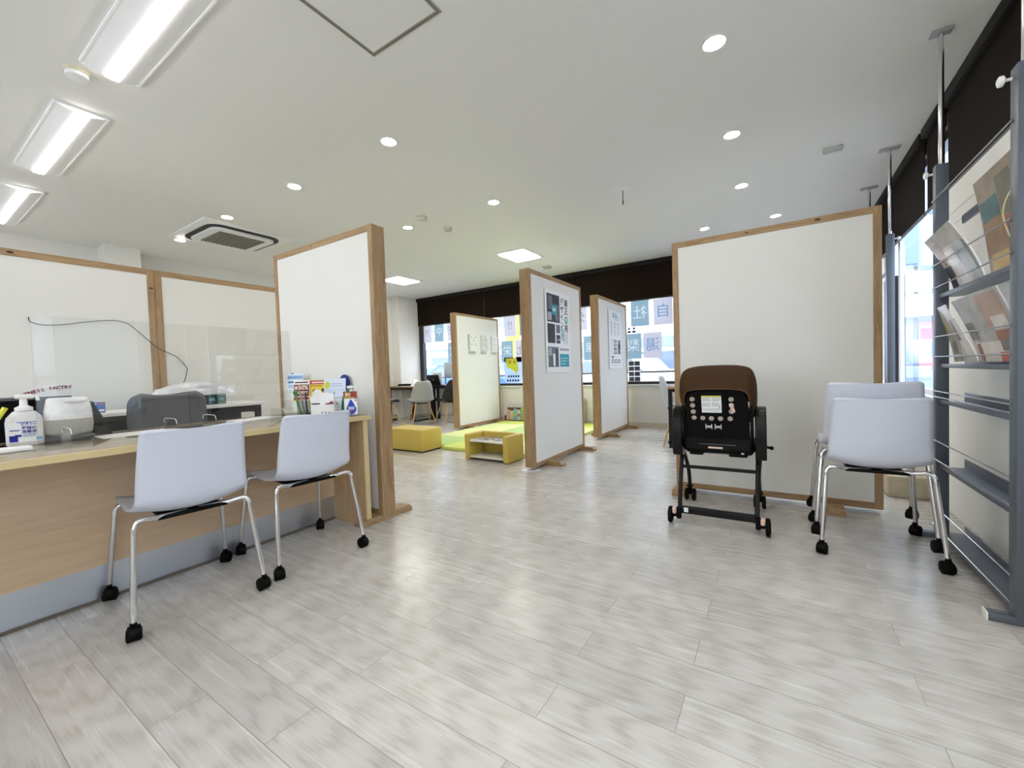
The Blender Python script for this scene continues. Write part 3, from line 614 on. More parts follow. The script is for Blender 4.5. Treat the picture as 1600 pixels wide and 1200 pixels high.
for y in (4.5, 5.38):
    p = MB().bx(0.752, 0.8, y - 0.025, y + 0.025, 0.03, 1.97, 0.003).build('post', gun, t)
    MB().tube([(0.776, y, 1.96), (0.776, y, 2.635)], 0.0115, 12).build('ceiling_pole', chrome, p)
    MB().bx(0.71, 0.842, y - 0.03, y + 0.03, 2.64, ZC, 0.002).tube([(0.776, y, 2.6), (0.776, y, 2.642)], 0.008, 10).build('ceiling_pad', MATS['pad_grey'], p)
    MB().tube([(0.8, y, 1.93), (0.82, y, 1.93)], 0.006, 8).ball((0.83, y, 1.93), 0.014, n=10).build('clamp_knob', white_p, p)
    MB().bx(0.69, 0.86, y - 0.022, y + 0.022, 0.0, 0.03, 0.003).build('foot', gun, t)
MB().bx(0.766, 0.772, 4.52, 5.36, 0.04, 0.07).bx(0.766, 0.772, 4.52, 5.36, 1.66, 1.69).build('shelf_tray', gun, t)

def magazine(label, pts, curl, mats, patches, thick=0.006, group='magazines in the rack'):
    """pts: four corners (y, z) of the cover: top far, top near, bottom near, bottom far; stands in the tray, its top curling out by curl"""
    tf, tn, bn, bf = [Vector((0, a, c)) for a, c in pts]
    def S(u, v, e=0.0):      # u 0 at the far edge .. 1 near, v 0 bottom .. 1 top
        p = (bf * (1 - u) + bn * u) * (1 - v) + (tf * (1 - u) + tn * u) * v
        return Vector((0.752 - curl * v ** 1.3 + curl * 0.06 * math.sin(PI * v) - e + 0.02 * (1 - v), p.y, p.z))
    t = thing('magazine', label, 'magazine', group=group)
    o = solid(MB().grid(S, 8, 14).build('pages', white_ppr, t, 60), thick, 0)
    b = MB()
    e0 = thick / 2 + 0.0006
    for u0, u1, v0, v1, mi in patches:
        b.grid(lambda u, v: S(u0 + (u1 - u0) * u, v0 + (v1 - v0) * v, e0 + 0.0004 * mi), 6, 8, mi)
    b.build('cover', mats, t, 60, fix=False)
mg = lambda n, c: mat('cover_' + n, c, 0.22, noise=0.18, nscale=14)
magazine('tilted magazine with a pale interior photo at the far end of the upper shelf', [(3.045, 1.575), (2.69, 1.59), (2.66, 1.305), (3.03, 1.305)], 0.088,
         [mg('grey', (176, 172, 166)), mg('pale', (214, 206, 196)), mg('brown', (150, 112, 70)), mg('dark', (70, 66, 72)), mg('white', (236, 234, 232)), mg('bluegrey', (178, 188, 192))],
         [(0, 1, 0, 1, 0), (0.0, 0.66, 0.0, 0.72, 1), (0.02, 0.3, 0.55, 0.86, 2), (0.0, 0.24, 0.04, 0.44, 3), (0.22, 0.6, 0.02, 0.22, 4), (0.62, 0.94, 0.2, 0.7, 5), (0.3, 0.6, 0.4, 0.66, 4), (0.1, 0.22, 0.46, 0.6, 2)])
magazine('large glossy brown catalogue at the near end of the upper shelf', [(2.59, 1.7), (2.245, 1.705), (2.24, 1.305), (2.59, 1.305)], 0.034,
         [mg('taupe', (140, 128, 112)), mg('wood', (132, 98, 62)), mg('teal', (52, 98, 108)), mg('moss', (94, 90, 74)), mg('ochre', (184, 150, 84)), mg('rust', (140, 70, 44)), mg('plum', (72, 54, 52))],
         [(0, 1, 0, 1, 0), (0, 0.82, 0.18, 0.55, 1), (0.04, 0.48, 0.55, 0.76, 2), (0.52, 0.86, 0.52, 0.9, 3), (0.1, 0.55, 0.02, 0.2, 4), (0.5, 0.86, 0.38, 0.5, 5), (0.58, 0.95, 0.06, 0.38, 6)], 0.01)
magazine('slim grey magazine with a yellow mark at the far end of the middle shelf', [(3.04, 1.225), (2.925, 1.23), (2.89, 0.945), (3.03, 0.942)], 0.042,
         [mg('stone', (186, 182, 174)), mg('yellow', (206, 170, 50)), mg('ash', (150, 146, 138))], [(0, 1, 0, 1, 0), (0.02, 0.2, 0.5, 0.7, 1), (0.25, 0.7, 0.14, 0.36, 2)], 0.004)
magazine('white pamphlet squeezed between two magazines on the middle shelf', [(2.91, 1.15), (2.85, 1.155), (2.73, 0.942), (2.87, 0.942)], 0.03,
         [mg('cream', (208, 204, 194)), mg('dusk', (120, 116, 108))], [(0, 1, 0, 1, 0), (0, 0.35, 0.5, 1, 1)], 0.004)
magazine('large magazine with red and white kitchen photo on the middle shelf', [(2.755, 1.225), (2.285, 1.23), (2.29, 0.942), (2.71, 0.942)], 0.062,
         [mg('silver', (172, 172, 170)), mg('blush', (176, 146, 128)), mg('linen', (214, 208, 200)), mg('shade', (106, 104, 100)), mg('brick', (150, 78, 52)), mg('red', (190, 92, 60)), mg('ruby', (140, 60, 56))],
         [(0, 1, 0, 1, 0), (0.5, 0.95, 0.5, 0.96, 1), (0.05, 0.62, 0.0, 0.3, 2), (0.02, 0.2, 0.34, 0.62, 3), (0.6, 0.9, 0.3, 0.44, 4), (0.55, 0.96, 0.0, 0.14, 5), (0.08, 0.16, 0.02, 0.28, 6), (0.62, 0.92, 0.16, 0.3, 3), (0.62, 0.9, 0.46, 0.64, 2)])
tag(MB().tube(spline([(0.775, 2.268, 1.76), (0.772, 2.265, 1.68), (0.735, 2.27, 1.6), (0.7, 2.262, 1.5), (0.712, 2.25, 1.4), (0.74, 2.245, 1.32)], 24), 0.003, 8).build('cable', mat('cable_yellow', (214, 206, 160), 0.4)), 'thin yellowish cord hanging in front of the glossy catalogue', 'cord')
tag(MB().bx(0, 0.3, 0, 0.32, 0, 0.15, 0.012).build('stone_block', mat('beige_stone', (196, 184, 160), 0.85, noise=0.14, nscale=14, bump=0.3, bscale=60), loc=(0.645, 3.84, 0)), 'low beige stone block on the floor behind the nested chairs', 'block')

# ------------------------------------------------------------------ kids corner
def ottoman():
    t = thing('ottoman', 'yellow vinyl ottoman block at the left of the green play mats', 'ottoman', (-4.0, 3.83, 0))
    MB().bx(-0.32, 0.32, -0.18, 0.18, 0.012, 0.285, 0.02, seg=3).build('cushion', leather, t)
    MB().bx(-0.3, 0.3, -0.165, 0.165, 0, 0.014).build('base', black_p, t)
    for s_ in (-1, 1): MB().tube([(-0.3, s_ * 0.176, 0.268), (0.3, s_ * 0.176, 0.268)], 0.004, 6).build('seam', leather, t)
ottoman()
t = thing('kids_table', 'low yellow padded kids table with white shelves on the play mats', 'kids table', (-2.66, 3.72, 0), R(-2))
for s_ in (-1, 1):
    MB().bx(s_ * 0.262 - 0.032, s_ * 0.262 + 0.032, -0.15, 0.17, 0.004, 0.29, 0.016, seg=3).build('side_cushion', leather, t)
MB().bx(-0.23, 0.23, 0.11, 0.17, 0.004, 0.29, 0.014, seg=3).build('back_cushion', leather, t)
MB().bx(-0.228, 0.228, -0.135, 0.108, 0.205, 0.226, 0.004).build('upper_shelf', white_p, t)
MB().bx(-0.228, 0.228, -0.135, 0.108, 0.03, 0.05, 0.004).build('lower_shelf', mat('shelf_cream', (232, 228, 216), 0.5), t)
pm = MB()
cols = [(150, 160, 168), (196, 158, 110), (110, 140, 180), (206, 206, 200), (120, 112, 104)]
for i in range(12):
    for j in range(5): pm.bx(-0.2 + i * 0.033, -0.168 + i * 0.033, -0.11 + j * 0.041, -0.07 + j * 0.041, 0.226, 0.2272, mi=random.randrange(5))
pm.build('play_map', [mat('map_%d' % i, c, 0.5) for i, c in enumerate(cols)], t, 0)
# mats: one thing per mat
mc = [mat('mat_pale', (224, 232, 158), 0.6, bump=0.06, bscale=300), mat('mat_green', (178, 204, 124), 0.6, bump=0.06, bscale=300), mat('mat_lime', (208, 222, 108), 0.6, bump=0.06, bscale=300)]
xs = [-4.36, -3.64, -3.0, -2.36]; ys = [3.94, 4.66, 5.38, 6.1, 6.62]
pat = [[1, 2, 0], [0, 1, 2], [0, 1, 0], [2, 0, 2]]
cn = ['pale green', 'mid green', 'lime green']; rw = ['front', 'second', 'third', 'rear']; cw = ['left', 'middle', 'right']
for j in range(4):
    for i in range(3):
        o = MB().bx(0.002, xs[i + 1] - xs[i] - 0.002, 0.08 if i + j == 0 else 0.002, ys[j + 1] - ys[j] - 0.002, 0, 0.042, 0.008).build('play_mat', mc[pat[j][i]], loc=(xs[i], ys[j], 0))
        tag(o, '%s square play mat, %s one of the %s row in the kids corner' % (cn[pat[j][i]], cw[i], rw[j]), 'play mat', 'green play mats')
# bag of picture books and toys by the window, white cabinet with a red ball
bk = thing('toy_box', 'low wooden box of picture books on the floor under the back window', 'box', (-4.06, 6.55, 0.042))
MB().bx(-0.3, 0.3, 0.05, 0.065, 0, 0.24).bx(-0.3, 0.3, -0.06, 0.06, 0, 0.012).bx(-0.3, -0.285, -0.06, 0.06, 0, 0.1).bx(0.285, 0.3, -0.06, 0.06, 0, 0.1).build('box', mat('toy_box_wood', (112, 78, 50), 0.6), bk, 0)
bc = [(214, 150, 140), (206, 190, 110), (120, 170, 190), (190, 190, 186), (160, 180, 96), (170, 90, 80), (120, 140, 170)]
bl = ['pink', 'yellow', 'light blue', 'pale grey', 'green', 'red brown', 'slate blue']
for i in range(7):
    h = random.uniform(0.17, 0.23)
    b = MB().box((0, 0, h / 2), (0.07, 0.012, h), None, 0.002)
    for k in range(3): b.box((random.uniform(-0.02, 0.02), -0.0065, random.uniform(0.05, h - 0.04)), (0.03, 0.002, 0.03), (0, random.uniform(0, 1), 0), mi=1)
    o = b.build('picture_book', [mat('book_' + str(i), bc[i], 0.5), mat('book_art_%d' % i, bc[(i + 2) % 7], 0.5)], loc=(-4.3 + i * 0.078, 6.52, 0.056)); o.rotation_euler.x = R(-6)
    tag(o, '%s picture book standing in the toy box under the back window' % bl[i], 'book', 'picture books')
t = thing('cabinet', 'low whitish wooden cabinet behind the poster dividers', 'cabinet', (-2.93, 6.56, 0.042))
pale = wood_mat('pale_wood', (206, 200, 184), (184, 178, 160), 'z', 0.5, 8)
MB().bx(-0.18, 0.12, -0.15, 0.15, 0, 0.4, 0.004).build('body', pale, t)
MB().bx(-0.19, 0.13, -0.16, 0.16, 0.4, 0.415, 0.003).build('top', pale, t)
MB().bx(-0.17, 0.11, -0.156, -0.15, 0.02, 0.385, 0.002).build('door', pale, t)
tag(MB().ball((0, 0, 0.045), 0.045, n=14).build('ball', mat('ball_red', (170, 40, 40), 0.4), loc=(-2.96, 6.48, 0.457)), 'small red ball on top of the whitish cabinet', 'ball')

# ------------------------------------------------------------------ tables and shell chairs at the back
def table(label, loc, rz, L, D, wood):
    t = thing('table', label, 'table', loc, rz)
    MB().bx(0, L, 0, D, 0.7, 0.73, 0.003).build('table_top', wood, t, 0)
    for x in (0.02, L - 0.02):
        b = MB()
        for y in (0.04, D - 0.04): b.bx(x - 0.02, x + 0.02, y - 0.02, y + 0.02, 0, 0.7, 0.002)
        b.bx(x - 0.02, x + 0.02, 0.06, D - 0.06, 0.0, 0.03).bx(x - 0.02, x + 0.02, 0.06, D - 0.06, 0.665, 0.7); b.build('leg_frame', black_m, t, 0)
    MB().bx(0.04, L - 0.04, 0.05, 0.08, 0.66, 0.7).bx(0.04, L - 0.04, D - 0.08, D - 0.05, 0.66, 0.7).build('apron_rail', black_m, t, 0)
table('wooden table with black legs beside the far left window', (-6.96, 5.96, 0), 0, 0.72, 0.7, wood_mat('table_walnut', (150, 116, 90), (112, 82, 62), 'x', 0.4, 6))
table('dark topped narrow table under the left end of the back window', (-6.2, 6.42, 0), 0, 0.95, 0.28, black_m)
table('wooden table with black frame half hidden by the large white divider', (-1.09, 5.08, 0), 0, 1.7, 0.8, wood_mat('table_oak', (184, 150, 112), (150, 118, 86), 'x', 0.4, 6))
def shell_chair(label, loc, rz, col, cushion, group):
    t = thing('shell_chair', label, 'chair', loc, rz, group)
    prof = spline([(0.225, 0.425), (0.19, 0.452), (0.05, 0.438), (-0.1, 0.425), (-0.175, 0.455), (-0.21, 0.55), (-0.235, 0.68), (-0.262, 0.84)], 28)
    hws = spline([(0.19, 0), (0.215, 0), (0.235, 0), (0.235, 0), (0.23, 0), (0.215, 0), (0.19, 0), (0.13, 0)], 28)
    def fn(u, v):
        i = min(int(round(u * 28)), 28); p = prof[i]; s = (v - 0.5) * 2; hw = hws[i][0]
        d = min(i, 28 - i) / 28 * 0.7; r = 0.06
        if d < r: hw -= 0.6 * (r - math.sqrt(max(0, r * r - (r - d) ** 2)))
        bk = max(0, min(1, (u - 0.4) / 0.25)); fade = 1 - max(0, (u - 0.75) * 2.4)
        return Vector((s * hw, p[0] + 0.1 * s * s * bk * fade, p[1] + 0.06 * s * s * (1 - bk) * min(1, u * 5) + 0.03 * s * s * bk * fade))
    solid(MB().grid(fn, 28, 14).build('shell', mat('shell_' + col[0], col[1], 0.45), t, 60), 0.008, 0)
    if cushion: MB().box((0, 0.02, 0.458), (0.36, 0.36, 0.03), None, 0.014, seg=3).build('seat_cushion', mat('cushion_dark', (34, 36, 44), 0.5), t)
    wd = mat('beech_leg', (206, 164, 112), 0.45)
    for sx in (-1, 1):
        for sy in (-1, 1): MB().tube([(sx * 0.23, sy * 0.21, 0), (sx * 0.12, sy * 0.1, 0.415)], [0.011, 0.016], 10).build('leg', wd, t)
    q = [(0.187, 0.167, 0.17), (-0.187, 0.167, 0.17), (-0.187, -0.167, 0.17), (0.187, -0.167, 0.17)]
    b = MB()
    for a in range(4): b.tube([q[a], q[(a + 1) % 4]], 0.004, 6)
    b.box((0, 0, 0.412), (0.26, 0.22, 0.012)); b.build('brace', black_m, t)
g = 'shell chairs with wooden legs at the back tables'
shell_chair('grey shell chair in front of the laptop table, nearest the ottoman', (-5.82, 5.78, 0), R(60), ('grey', (176, 176, 172)), False, g)
shell_chair('black shell chair at the right end of the laptop table', (-5.4, 6.14, 0), R(72), ('black', (24, 24, 26)), True, g)
shell_chair('grey shell chair with dark cushion at the left behind the counter divider post', (-6.55, 5.55, 0), R(-20), ('mid', (150, 152, 154)), True, g)
shell_chair('black shell chair on the far left side of the laptop table', (-6.6, 4.95, 0), R(-30), ('black', (24, 24, 26)), True, g)
shell_chair('pale grey shell chair at the right table, sticking out left of the divider', (-1.0, 5.42, 0), R(-80), ('pale', (200, 204, 210)), True, g)
shell_chair('blue grey shell chair behind the pale one at the right table', (-0.9, 6.18, 0), R(-100), ('bluegrey', (112, 122, 138)), True, g)
tz = 0.731
t = thing('laptop', 'open black laptop seen from behind on the far left table', 'laptop', (-6.1, 6.48, tz), R(4))
MB().bx(-0.16, 0.16, 0, 0.14, 0, 0.014, 0.003).build('base', black_m, t)
MB().box((0, -0.035, 0.115), (0.32, 0.009, 0.215), (R(18), 0, 0), 0.003).build('lid', black_m, t)
MB().ball((0, -0.042, 0.118), 0.016, (0.85, 0.2, 1), 10).ball((0.004, -0.04, 0.14), 0.006, (0.7, 0.3, 1), 6).build('lid_logo', mat('logo_grey', (170, 172, 176), 0.4), t)
tag(MB().prism([(-0.06, 0), (0.06, 0), (0, 0.13)], frame((-0.09, 0, 0), (0, 1, 0), (0, 0, 1)), 0.18).build('tent_card', white_ppr, loc=(-6.38, 6.2, tz), rz=R(100)), 'small white tent card standing on the far left table', 'card')
tag(MB().bx(-0.13, 0.13, -0.006, 0.006, 0, 0.26, 0.003).bx(-0.13, 0.13, -0.03, 0.03, 0, 0.006).build('document_stand', mat('stand_grey', (206, 208, 206), 0.5), loc=(-6.2, 6.67, tz), rz=R(2)), 'pale grey upright document stand behind the black laptop', 'stand')
t = thing('monitor', 'slim silver monitor seen edge on beside the laptop', 'monitor', (-5.55, 6.52, tz), R(60))
MB().bx(-0.24, 0.24, -0.01, 0.01, 0.14, 0.46, 0.006).build('screen', mat('alu', (190, 196, 206), 0.35, 0.6), t)
MB().bx(-0.04, 0.04, 0.0, 0.012, 0.004, 0.3, 0.003).bx(-0.1, 0.1, -0.07, 0.09, 0, 0.008, 0.003).build('monitor_stand', MATS['alu'], t)
tag(MB().bx(-0.14, 0.14, -0.09, 0.09, 0, 0.045, 0.006).build('printer_box', black_p, loc=(-6.68, 6.2, tz), rz=R(-6)), 'flat black device at the left end of the far left table', 'device')
tag(MB().bx(-0.2, 0.2, -0.08, 0.08, 0, 0.004).build('document', white_ppr, loc=(-6.46, 6.06, tz)), 'white papers lying flat along the front of the far left table', 'paper')

# ------------------------------------------------------------------ posters and grey shapes on the dividers
FX = frame
def face_y(x, y0, z0):        # plane on a face that looks to +x, local x runs to +y
    return frame((x, y0, z0), (0, 1, 0), (0, 0, 1))
ink = mat('print_dark', (46, 48, 54), 0.6, noise=0.5, nscale=18); ink2 = mat('print_mid', (104, 108, 112), 0.6, noise=0.4, nscale=24); ink3 = mat('print_light', (170, 174, 176), 0.6, noise=0.25, nscale=24)
teal = mat('print_teal', (40, 158, 172), 0.6); black_i = mat('print_black', (22, 24, 30), 0.6)
def pbox(b, x0, x1, z0, z1, mi, e=0.0008):
    b.bx(x0, x1, z0, z1, 0.004, 0.004 + e, mi=mi)
b = MB().bx(0, 0.585, 0, 0.86, 0, 0.004)
pbox(b, 0.04, 0.33, 0.53, 0.82, 1); pbox(b, 0.06, 0.16, 0.66, 0.8, 2, .0012); pbox(b, 0.22, 0.31, 0.55, 0.72, 2, .0012); pbox(b, 0.05, 0.14, 0.545, 0.63, 3, .0012); pbox(b, 0.15, 0.26, 0.61, 0.71, 4, .0016)
pbox(b, 0.04, 0.21, 0.31, 0.51, 1); pbox(b, 0.24, 0.33, 0.42, 0.51, 2); pbox(b, 0.24, 0.33, 0.31, 0.4, 1); pbox(b, 0.26, 0.32, 0.34, 0.36, 3, .0012)
pbox(b, 0.04, 0.28, 0.06, 0.27, 2); pbox(b, 0.21, 0.25, 0.07, 0.25, 1, .0012); pbox(b, 0.05, 0.12, 0.18, 0.26, 3, .0012); pbox(b, 0.15, 0.2, 0.07, 0.2, 0, .0014)
pbox(b, 0.31, 0.54, 0.06, 0.2, 4); pbox(b, 0.31, 0.54, 0.235, 0.262, 3)
for i in range(6): pbox(b, 0.4 + i * 0.022, 0.406 + i * 0.022, 0.3 + 0.02 * (i % 2), 0.46, 3)
for i in range(3): pbox(b, 0.33, 0.5 - i * 0.03, 0.15 - i * 0.03, 0.155 - i * 0.03, 0, .0014)
T_ = lambda x, z, e=0.0046: Matrix.Translation((x, z, e))
for i, c in enumerate('適正'): b.text(c, 0.088, T_(0.49, 0.755 - i * 0.088), 5)
b.prism([(0.49 + 0.042 * math.cos(a * PI / 10), 0.575 + 0.042 * math.sin(a * PI / 10)) for a in range(20)], Matrix.Translation((0, 0, 0.004)), 0.001, 4)
b.text('価', 0.05, T_(0.49, 0.575, .0054), 0); b.text('格', 0.088, T_(0.49, 0.48), 5)
for i, c in enumerate('デザイン'): b.text(c, 0.084, T_(0.385, 0.76 - i * 0.083), 5)
for i, c in enumerate('住宅'): b.text(c, 0.08, T_(0.385, 0.425 - i * 0.07 + 0.02), 4)
b.text('設計', 0.04, T_(0.205, 0.66, .0058), 0)
o = b.build('poster', [white_ppr, ink, ink2, ink3, teal, black_i], smooth=0); o.matrix_world = face_y(-1.9745, 3.735, 0.94)
tag(o, 'black, white and teal poster with vertical lettering on the nearer poster divider', 'poster')
b = MB().bx(0, 0.56, 0, 1.02, 0, 0.004)
b.text('SDGs', 0.105, T_(0.28, 0.93), 4, sx=0.9); b.text('について', 0.05, T_(0.37, 0.87), 3)
for c in range(3):
    for i in range(9): pbox(b, 0.08 + c * 0.15, 0.18 + c * 0.15 - random.uniform(0, 0.04), 0.8 - i * 0.026, 0.808 - i * 0.026, 3 if i % 3 else 2)
for i in range(8): pbox(b, 0.08, 0.16, 0.5 - i * 0.033, 0.507 - i * 0.033, 3)
for i, m_ in enumerate((2, 5, 1, 2)): pbox(b, 0.21, 0.33, 0.46 - i * 0.068, 0.51 - i * 0.068, m_); pbox(b, 0.25, 0.29, 0.474 - i * 0.068, 0.496 - i * 0.068, 0, .0012)
pbox(b, 0.38, 0.5, 0.26, 0.51, 2); pbox(b, 0.43, 0.5, 0.36, 0.44, 1, .0012); pbox(b, 0.38, 0.44, 0.44, 0.5, 3, .0012)
pbox(b, 0.1, 0.2, 0.19, 0.22, 2)
for c in range(3): pbox(b, 0.1 + c * 0.14, 0.2 + c * 0.14, 0.1, 0.165, 2); pbox(b, 0.125 + c * 0.14, 0.175 + c * 0.14, 0.115, 0.15, 0, .0012)
pbox(b, 0.1, 0.48, 0.055, 0.06, 3)
b.bm.transform(Matrix.Diagonal((1.0, 0.835, 1, 1)))
o = b.build('poster', [white_ppr, ink, ink2, ink3, teal, mat('print_plum', (150, 90, 110), 0.6)], smooth=0); o.matrix_world = face_y(-2.0195, 5.735, 0.957)
tag(o, 'white notice with small grey pictures on the farther poster divider', 'poster')
# three flat grey shapes with simplified marks on the rear divider
sg = mat('shape_grey', (206, 206, 200), 0.7); sg2 = mat('shape_dark', (176, 178, 174), 0.7); sg3 = mat('shape_white', (236, 236, 230), 0.7)
for n, (y0, wd, s) in enumerate(((5.72, 0.25, 'left grey shape with crossed marks on the rear divider'), (6.08, 0.2, 'middle grey shape with white spots on the rear divider'), (6.4, 0.22, 'right grey shape with a grid on the rear divider'))):
    b = MB().bx(0.04, wd, 0.05, 0.34, 0, 0.002, mi=2 if n != 1 else 0)
    b.bx(0, wd * 0.75, 0, 0.045, 0, 0.003, mi=1).bx(0, 0.04, 0.06, 0.34, 0, 0.003, mi=1 if n == 0 else 0)
    if n == 0:
        for cx, cz in ((0.09, 0.3), (0.2, 0.3), (0.09, 0.17), (0.2, 0.17), (0.15, 0.24)):
            for a in (-0.7, 0.7): b.box((cx, cz, 0.003), (0.05, 0.008, 0.001), (0, 0, a), mi=1)
    elif n == 1:
        for cx, cz in ((0.08, 0.3), (0.13, 0.22), (0.08, 0.12), (0.14, 0.08), (0.18, 0.32)): b.lathe([(0.022, 0.002), (0.022, 0.004), (0, 0.004)], 10, (cx, cz, 0), mi=2, sy=1.5)
    else:
        for k in range(3): b.bx(0.05, wd, 0.08 + k * 0.1, 0.086 + k * 0.1, 0.002, 0.003, mi=1); b.bx(0.06 + k * 0.07, 0.065 + k * 0.07, 0.06, 0.33, 0.002, 0.003, mi=1)
    o = b.build('sign', [sg, sg2, sg3], smooth=0); o.matrix_world = face_y(-4.5495, y0, 1.3)
    tag(o, s, 'sign', 'grey shapes on the rear divider')

# ------------------------------------------------------------------ lettered sheets stuck on the back window (they read from the street)
lilac = paper_mat('sheet_lilac', (172, 168, 176)); blueg = paper_mat('sheet_blue', (122, 144, 154))
ch_g = paper_mat('char_grey', (112, 118, 130)); ch_w = paper_mat('char_white', (182, 186, 190)); ch_b = paper_mat('char_blue', (92, 126, 154))
def sheet(char, x, z, w_, h_, base, ink_, label, tilt=0.0, cat='window sheet'):
    # the letter is cut out of the sheet's own face, so that daylight comes through both alike
    b = MB(); b.text(char, min(w_, h_) * 0.78, frame((0, 0, 0), (-1, 0, 0), (0, 0, 1)), 1, depth=0.0, bold=0.0)
    bmesh.ops.remove_doubles(b.bm, verts=b.bm.verts, dist=1e-6); b.bm.verts.index_update()
    t = bmesh.new(); vm = {}
    for e in b.bm.edges:
        if len(e.link_faces) == 1:
            for v in e.verts:
                if v.index not in vm or not vm[v.index].is_valid: vm[v.index] = t.verts.new(v.co)
            t.edges.new([vm[v.index] for v in e.verts])
    q = [t.verts.new((x, 0, z)) for x, z in ((-w_ / 2, -h_ / 2), (w_ / 2, -h_ / 2), (w_ / 2, h_ / 2), (-w_ / 2, h_ / 2))]
    for i in range(4): t.edges.new((q[i], q[(i + 1) % 4]))
    bmesh.ops.triangle_fill(t, edges=t.edges[:], use_beauty=True, normal=(0, 1, 0))
    b.add(t, 0)
    o = b.build('window_sheet', [base, ink_], smooth=0, loc=(x, YB + 0.036, z)); o.rotation_euler.y = tilt
    tag(o, label, 'window sheet', 'lettered sheets on the back window')
zs1, zs2 = 1.855, 1.325
sheet('!!', -6.56, zs1 + 0.02, 0.27, 0.42, lilac, ch_g, 'lilac sheet with two exclamation marks at the left end of the back window')
sheet('中', -6.2, zs1 + 0.02, 0.26, 0.42, blueg, ch_w, 'blue grey sheet with a white character left of the rear divider', R(2))
sheet('売', -5.83, zs1 + 0.02, 0.27, 0.42, lilac, ch_g, 'lilac sheet with a grey character against the rear divider post')
sheet('区', -5.83, 1.42, 0.27, 0.42, blueg, ch_w, 'pale blue sheet under the lilac one against the rear divider post')
sheet('!!', -4.36, zs1, 0.27, 0.42, lilac, ch_g, 'lilac sheet with two exclamation marks between the rear divider and poster divider')
sheet('中', -4.02, zs1, 0.26, 0.42, blueg, ch_w, 'blue grey sheet, upper one partly hidden by the poster divider')
sheet('栄', -4.44, 1.36, 0.27, 0.41, blueg, ch_w, 'blue grey sheet with a white character above the yellow window poster')
sheet('北', -4.12, 1.355, 0.26, 0.42, lilac, ch_g, 'lilac sheet, lower one partly hidden by the poster divider')
sheet('分', -2.9, zs1, 0.26, 0.42, lilac, ch_g, 'lilac sheet seen in the gap between the two poster dividers')
sheet('譲', -2.72, zs2, 0.24, 0.42, blueg, ch_w, 'pale blue sheet, lower one in the gap between the poster dividers')
sheet('社', -1.86, 1.835, 0.29, 0.41, blueg, ch_w, 'blue grey sheet with a large white character, right of the notice divider')
sheet('自', -1.5, 1.83, 0.29, 0.41, lilac, ch_b, 'lilac sheet with a blue grey character at the upper right of the back window')
sheet('梨', -1.98, 1.31, 0.27, 0.41, blueg, ch_w, 'blue grey sheet half hidden by the notice divider, lower row')
sheet('湯', -1.67, 1.31, 0.29, 0.41, lilac, ch_b, 'lilac sheet with a blue character in the lower row of the back window')
b = MB().bx(-0.2, 0.2, 0, 0.0006, -0.25, 0.25).prism([(-0.17, 0.23), (0.08, 0.24), (0.13, 0.0), (0.08, -0.07), (0.02, -0.02), (-0.06, 0.03), (-0.14, 0.05)], frame((0, -0.0006, 0), (1, 0, 0), (0, 0, 1)), 0.0004, 1)
for i in range(5): b.bx(-0.12 + i * 0.055, -0.085 + i * 0.055, -0.001, 0, -0.14, -0.1, mi=2); b.bx(-0.15 + i * 0.06, -0.11 + i * 0.06, -0.001, 0, -0.22, -0.18, mi=2)
for i in range(2): b.bx(-0.09 + i * 0.1, -0.04 + i * 0.1, -0.0014, 0, 0.13, 0.18, mi=3)
o = b.build('window_poster', [paper_mat('poster_sky', (206, 220, 244)), paper_mat('poster_yellow', (246, 242, 110)), paper_mat('poster_ink', (60, 70, 90)), paper_mat('poster_gold', (206, 190, 60))], smooth=0, loc=(-4.32, YB + 0.036, 0.99))
tag(o, 'pale blue window poster with a yellow shape low on the back window', 'poster')
b = MB().bx(-0.1, 0.1, 0, 0.0006, -0.17, 0.17)
for i in range(2):
    for j in range(4): b.bx(-0.09 + i * 0.095, -0.005 + i * 0.095, -0.0008, 0, -0.16 + j * 0.085, -0.09 + j * 0.085, mi=1)
o = b.build('window_sheet', [paper_mat('tile_white', (240, 242, 246)), paper_mat('tile_grey', (120, 124, 138))], smooth=0, loc=(-1.97, YB + 0.036, 0.9))
tag(o, 'white sheet with a grid of grey boxes low on the window by the notice divider', 'window sheet')
b = MB()
for i in range(2):
    b.bx(-0.07 + i * 0.08, -0.01 + i * 0.08, 0, 0.0008, 0, 0.035); b.lathe([(0.02, 0), (0.02, 0.0008), (0, 0.0008)], 10, (-0.04 + i * 0.08, 0.0008, 0.07), Euler((PI / 2, 0, 0)).to_matrix())
tag(b.build('window_sticker', paper_mat('tile_dark', (70, 84, 100)), smooth=0, loc=(-2.0, YB + 0.036, 1.53)), 'small dark sticker marks on the window beside the notice divider', 'sticker')

# ------------------------------------------------------------------ things on the counter (top at z = 0.72)
ZT = 0.7215
def gmat(n, c, r=0.5): return mat('g_' + n, c, r)
tag(MB().bx(-0.38, 0.38, -1.6, 1.6, 0, 0.0012, 0.0004).build('desk_mat', clear_mat('mat_film', (0.95, 0.945, 0.93), 1.5, 0.06), loc=(-2.605, 0.13, 0.7202)), 'clear glossy desk mat covering the counter top', 'desk mat')
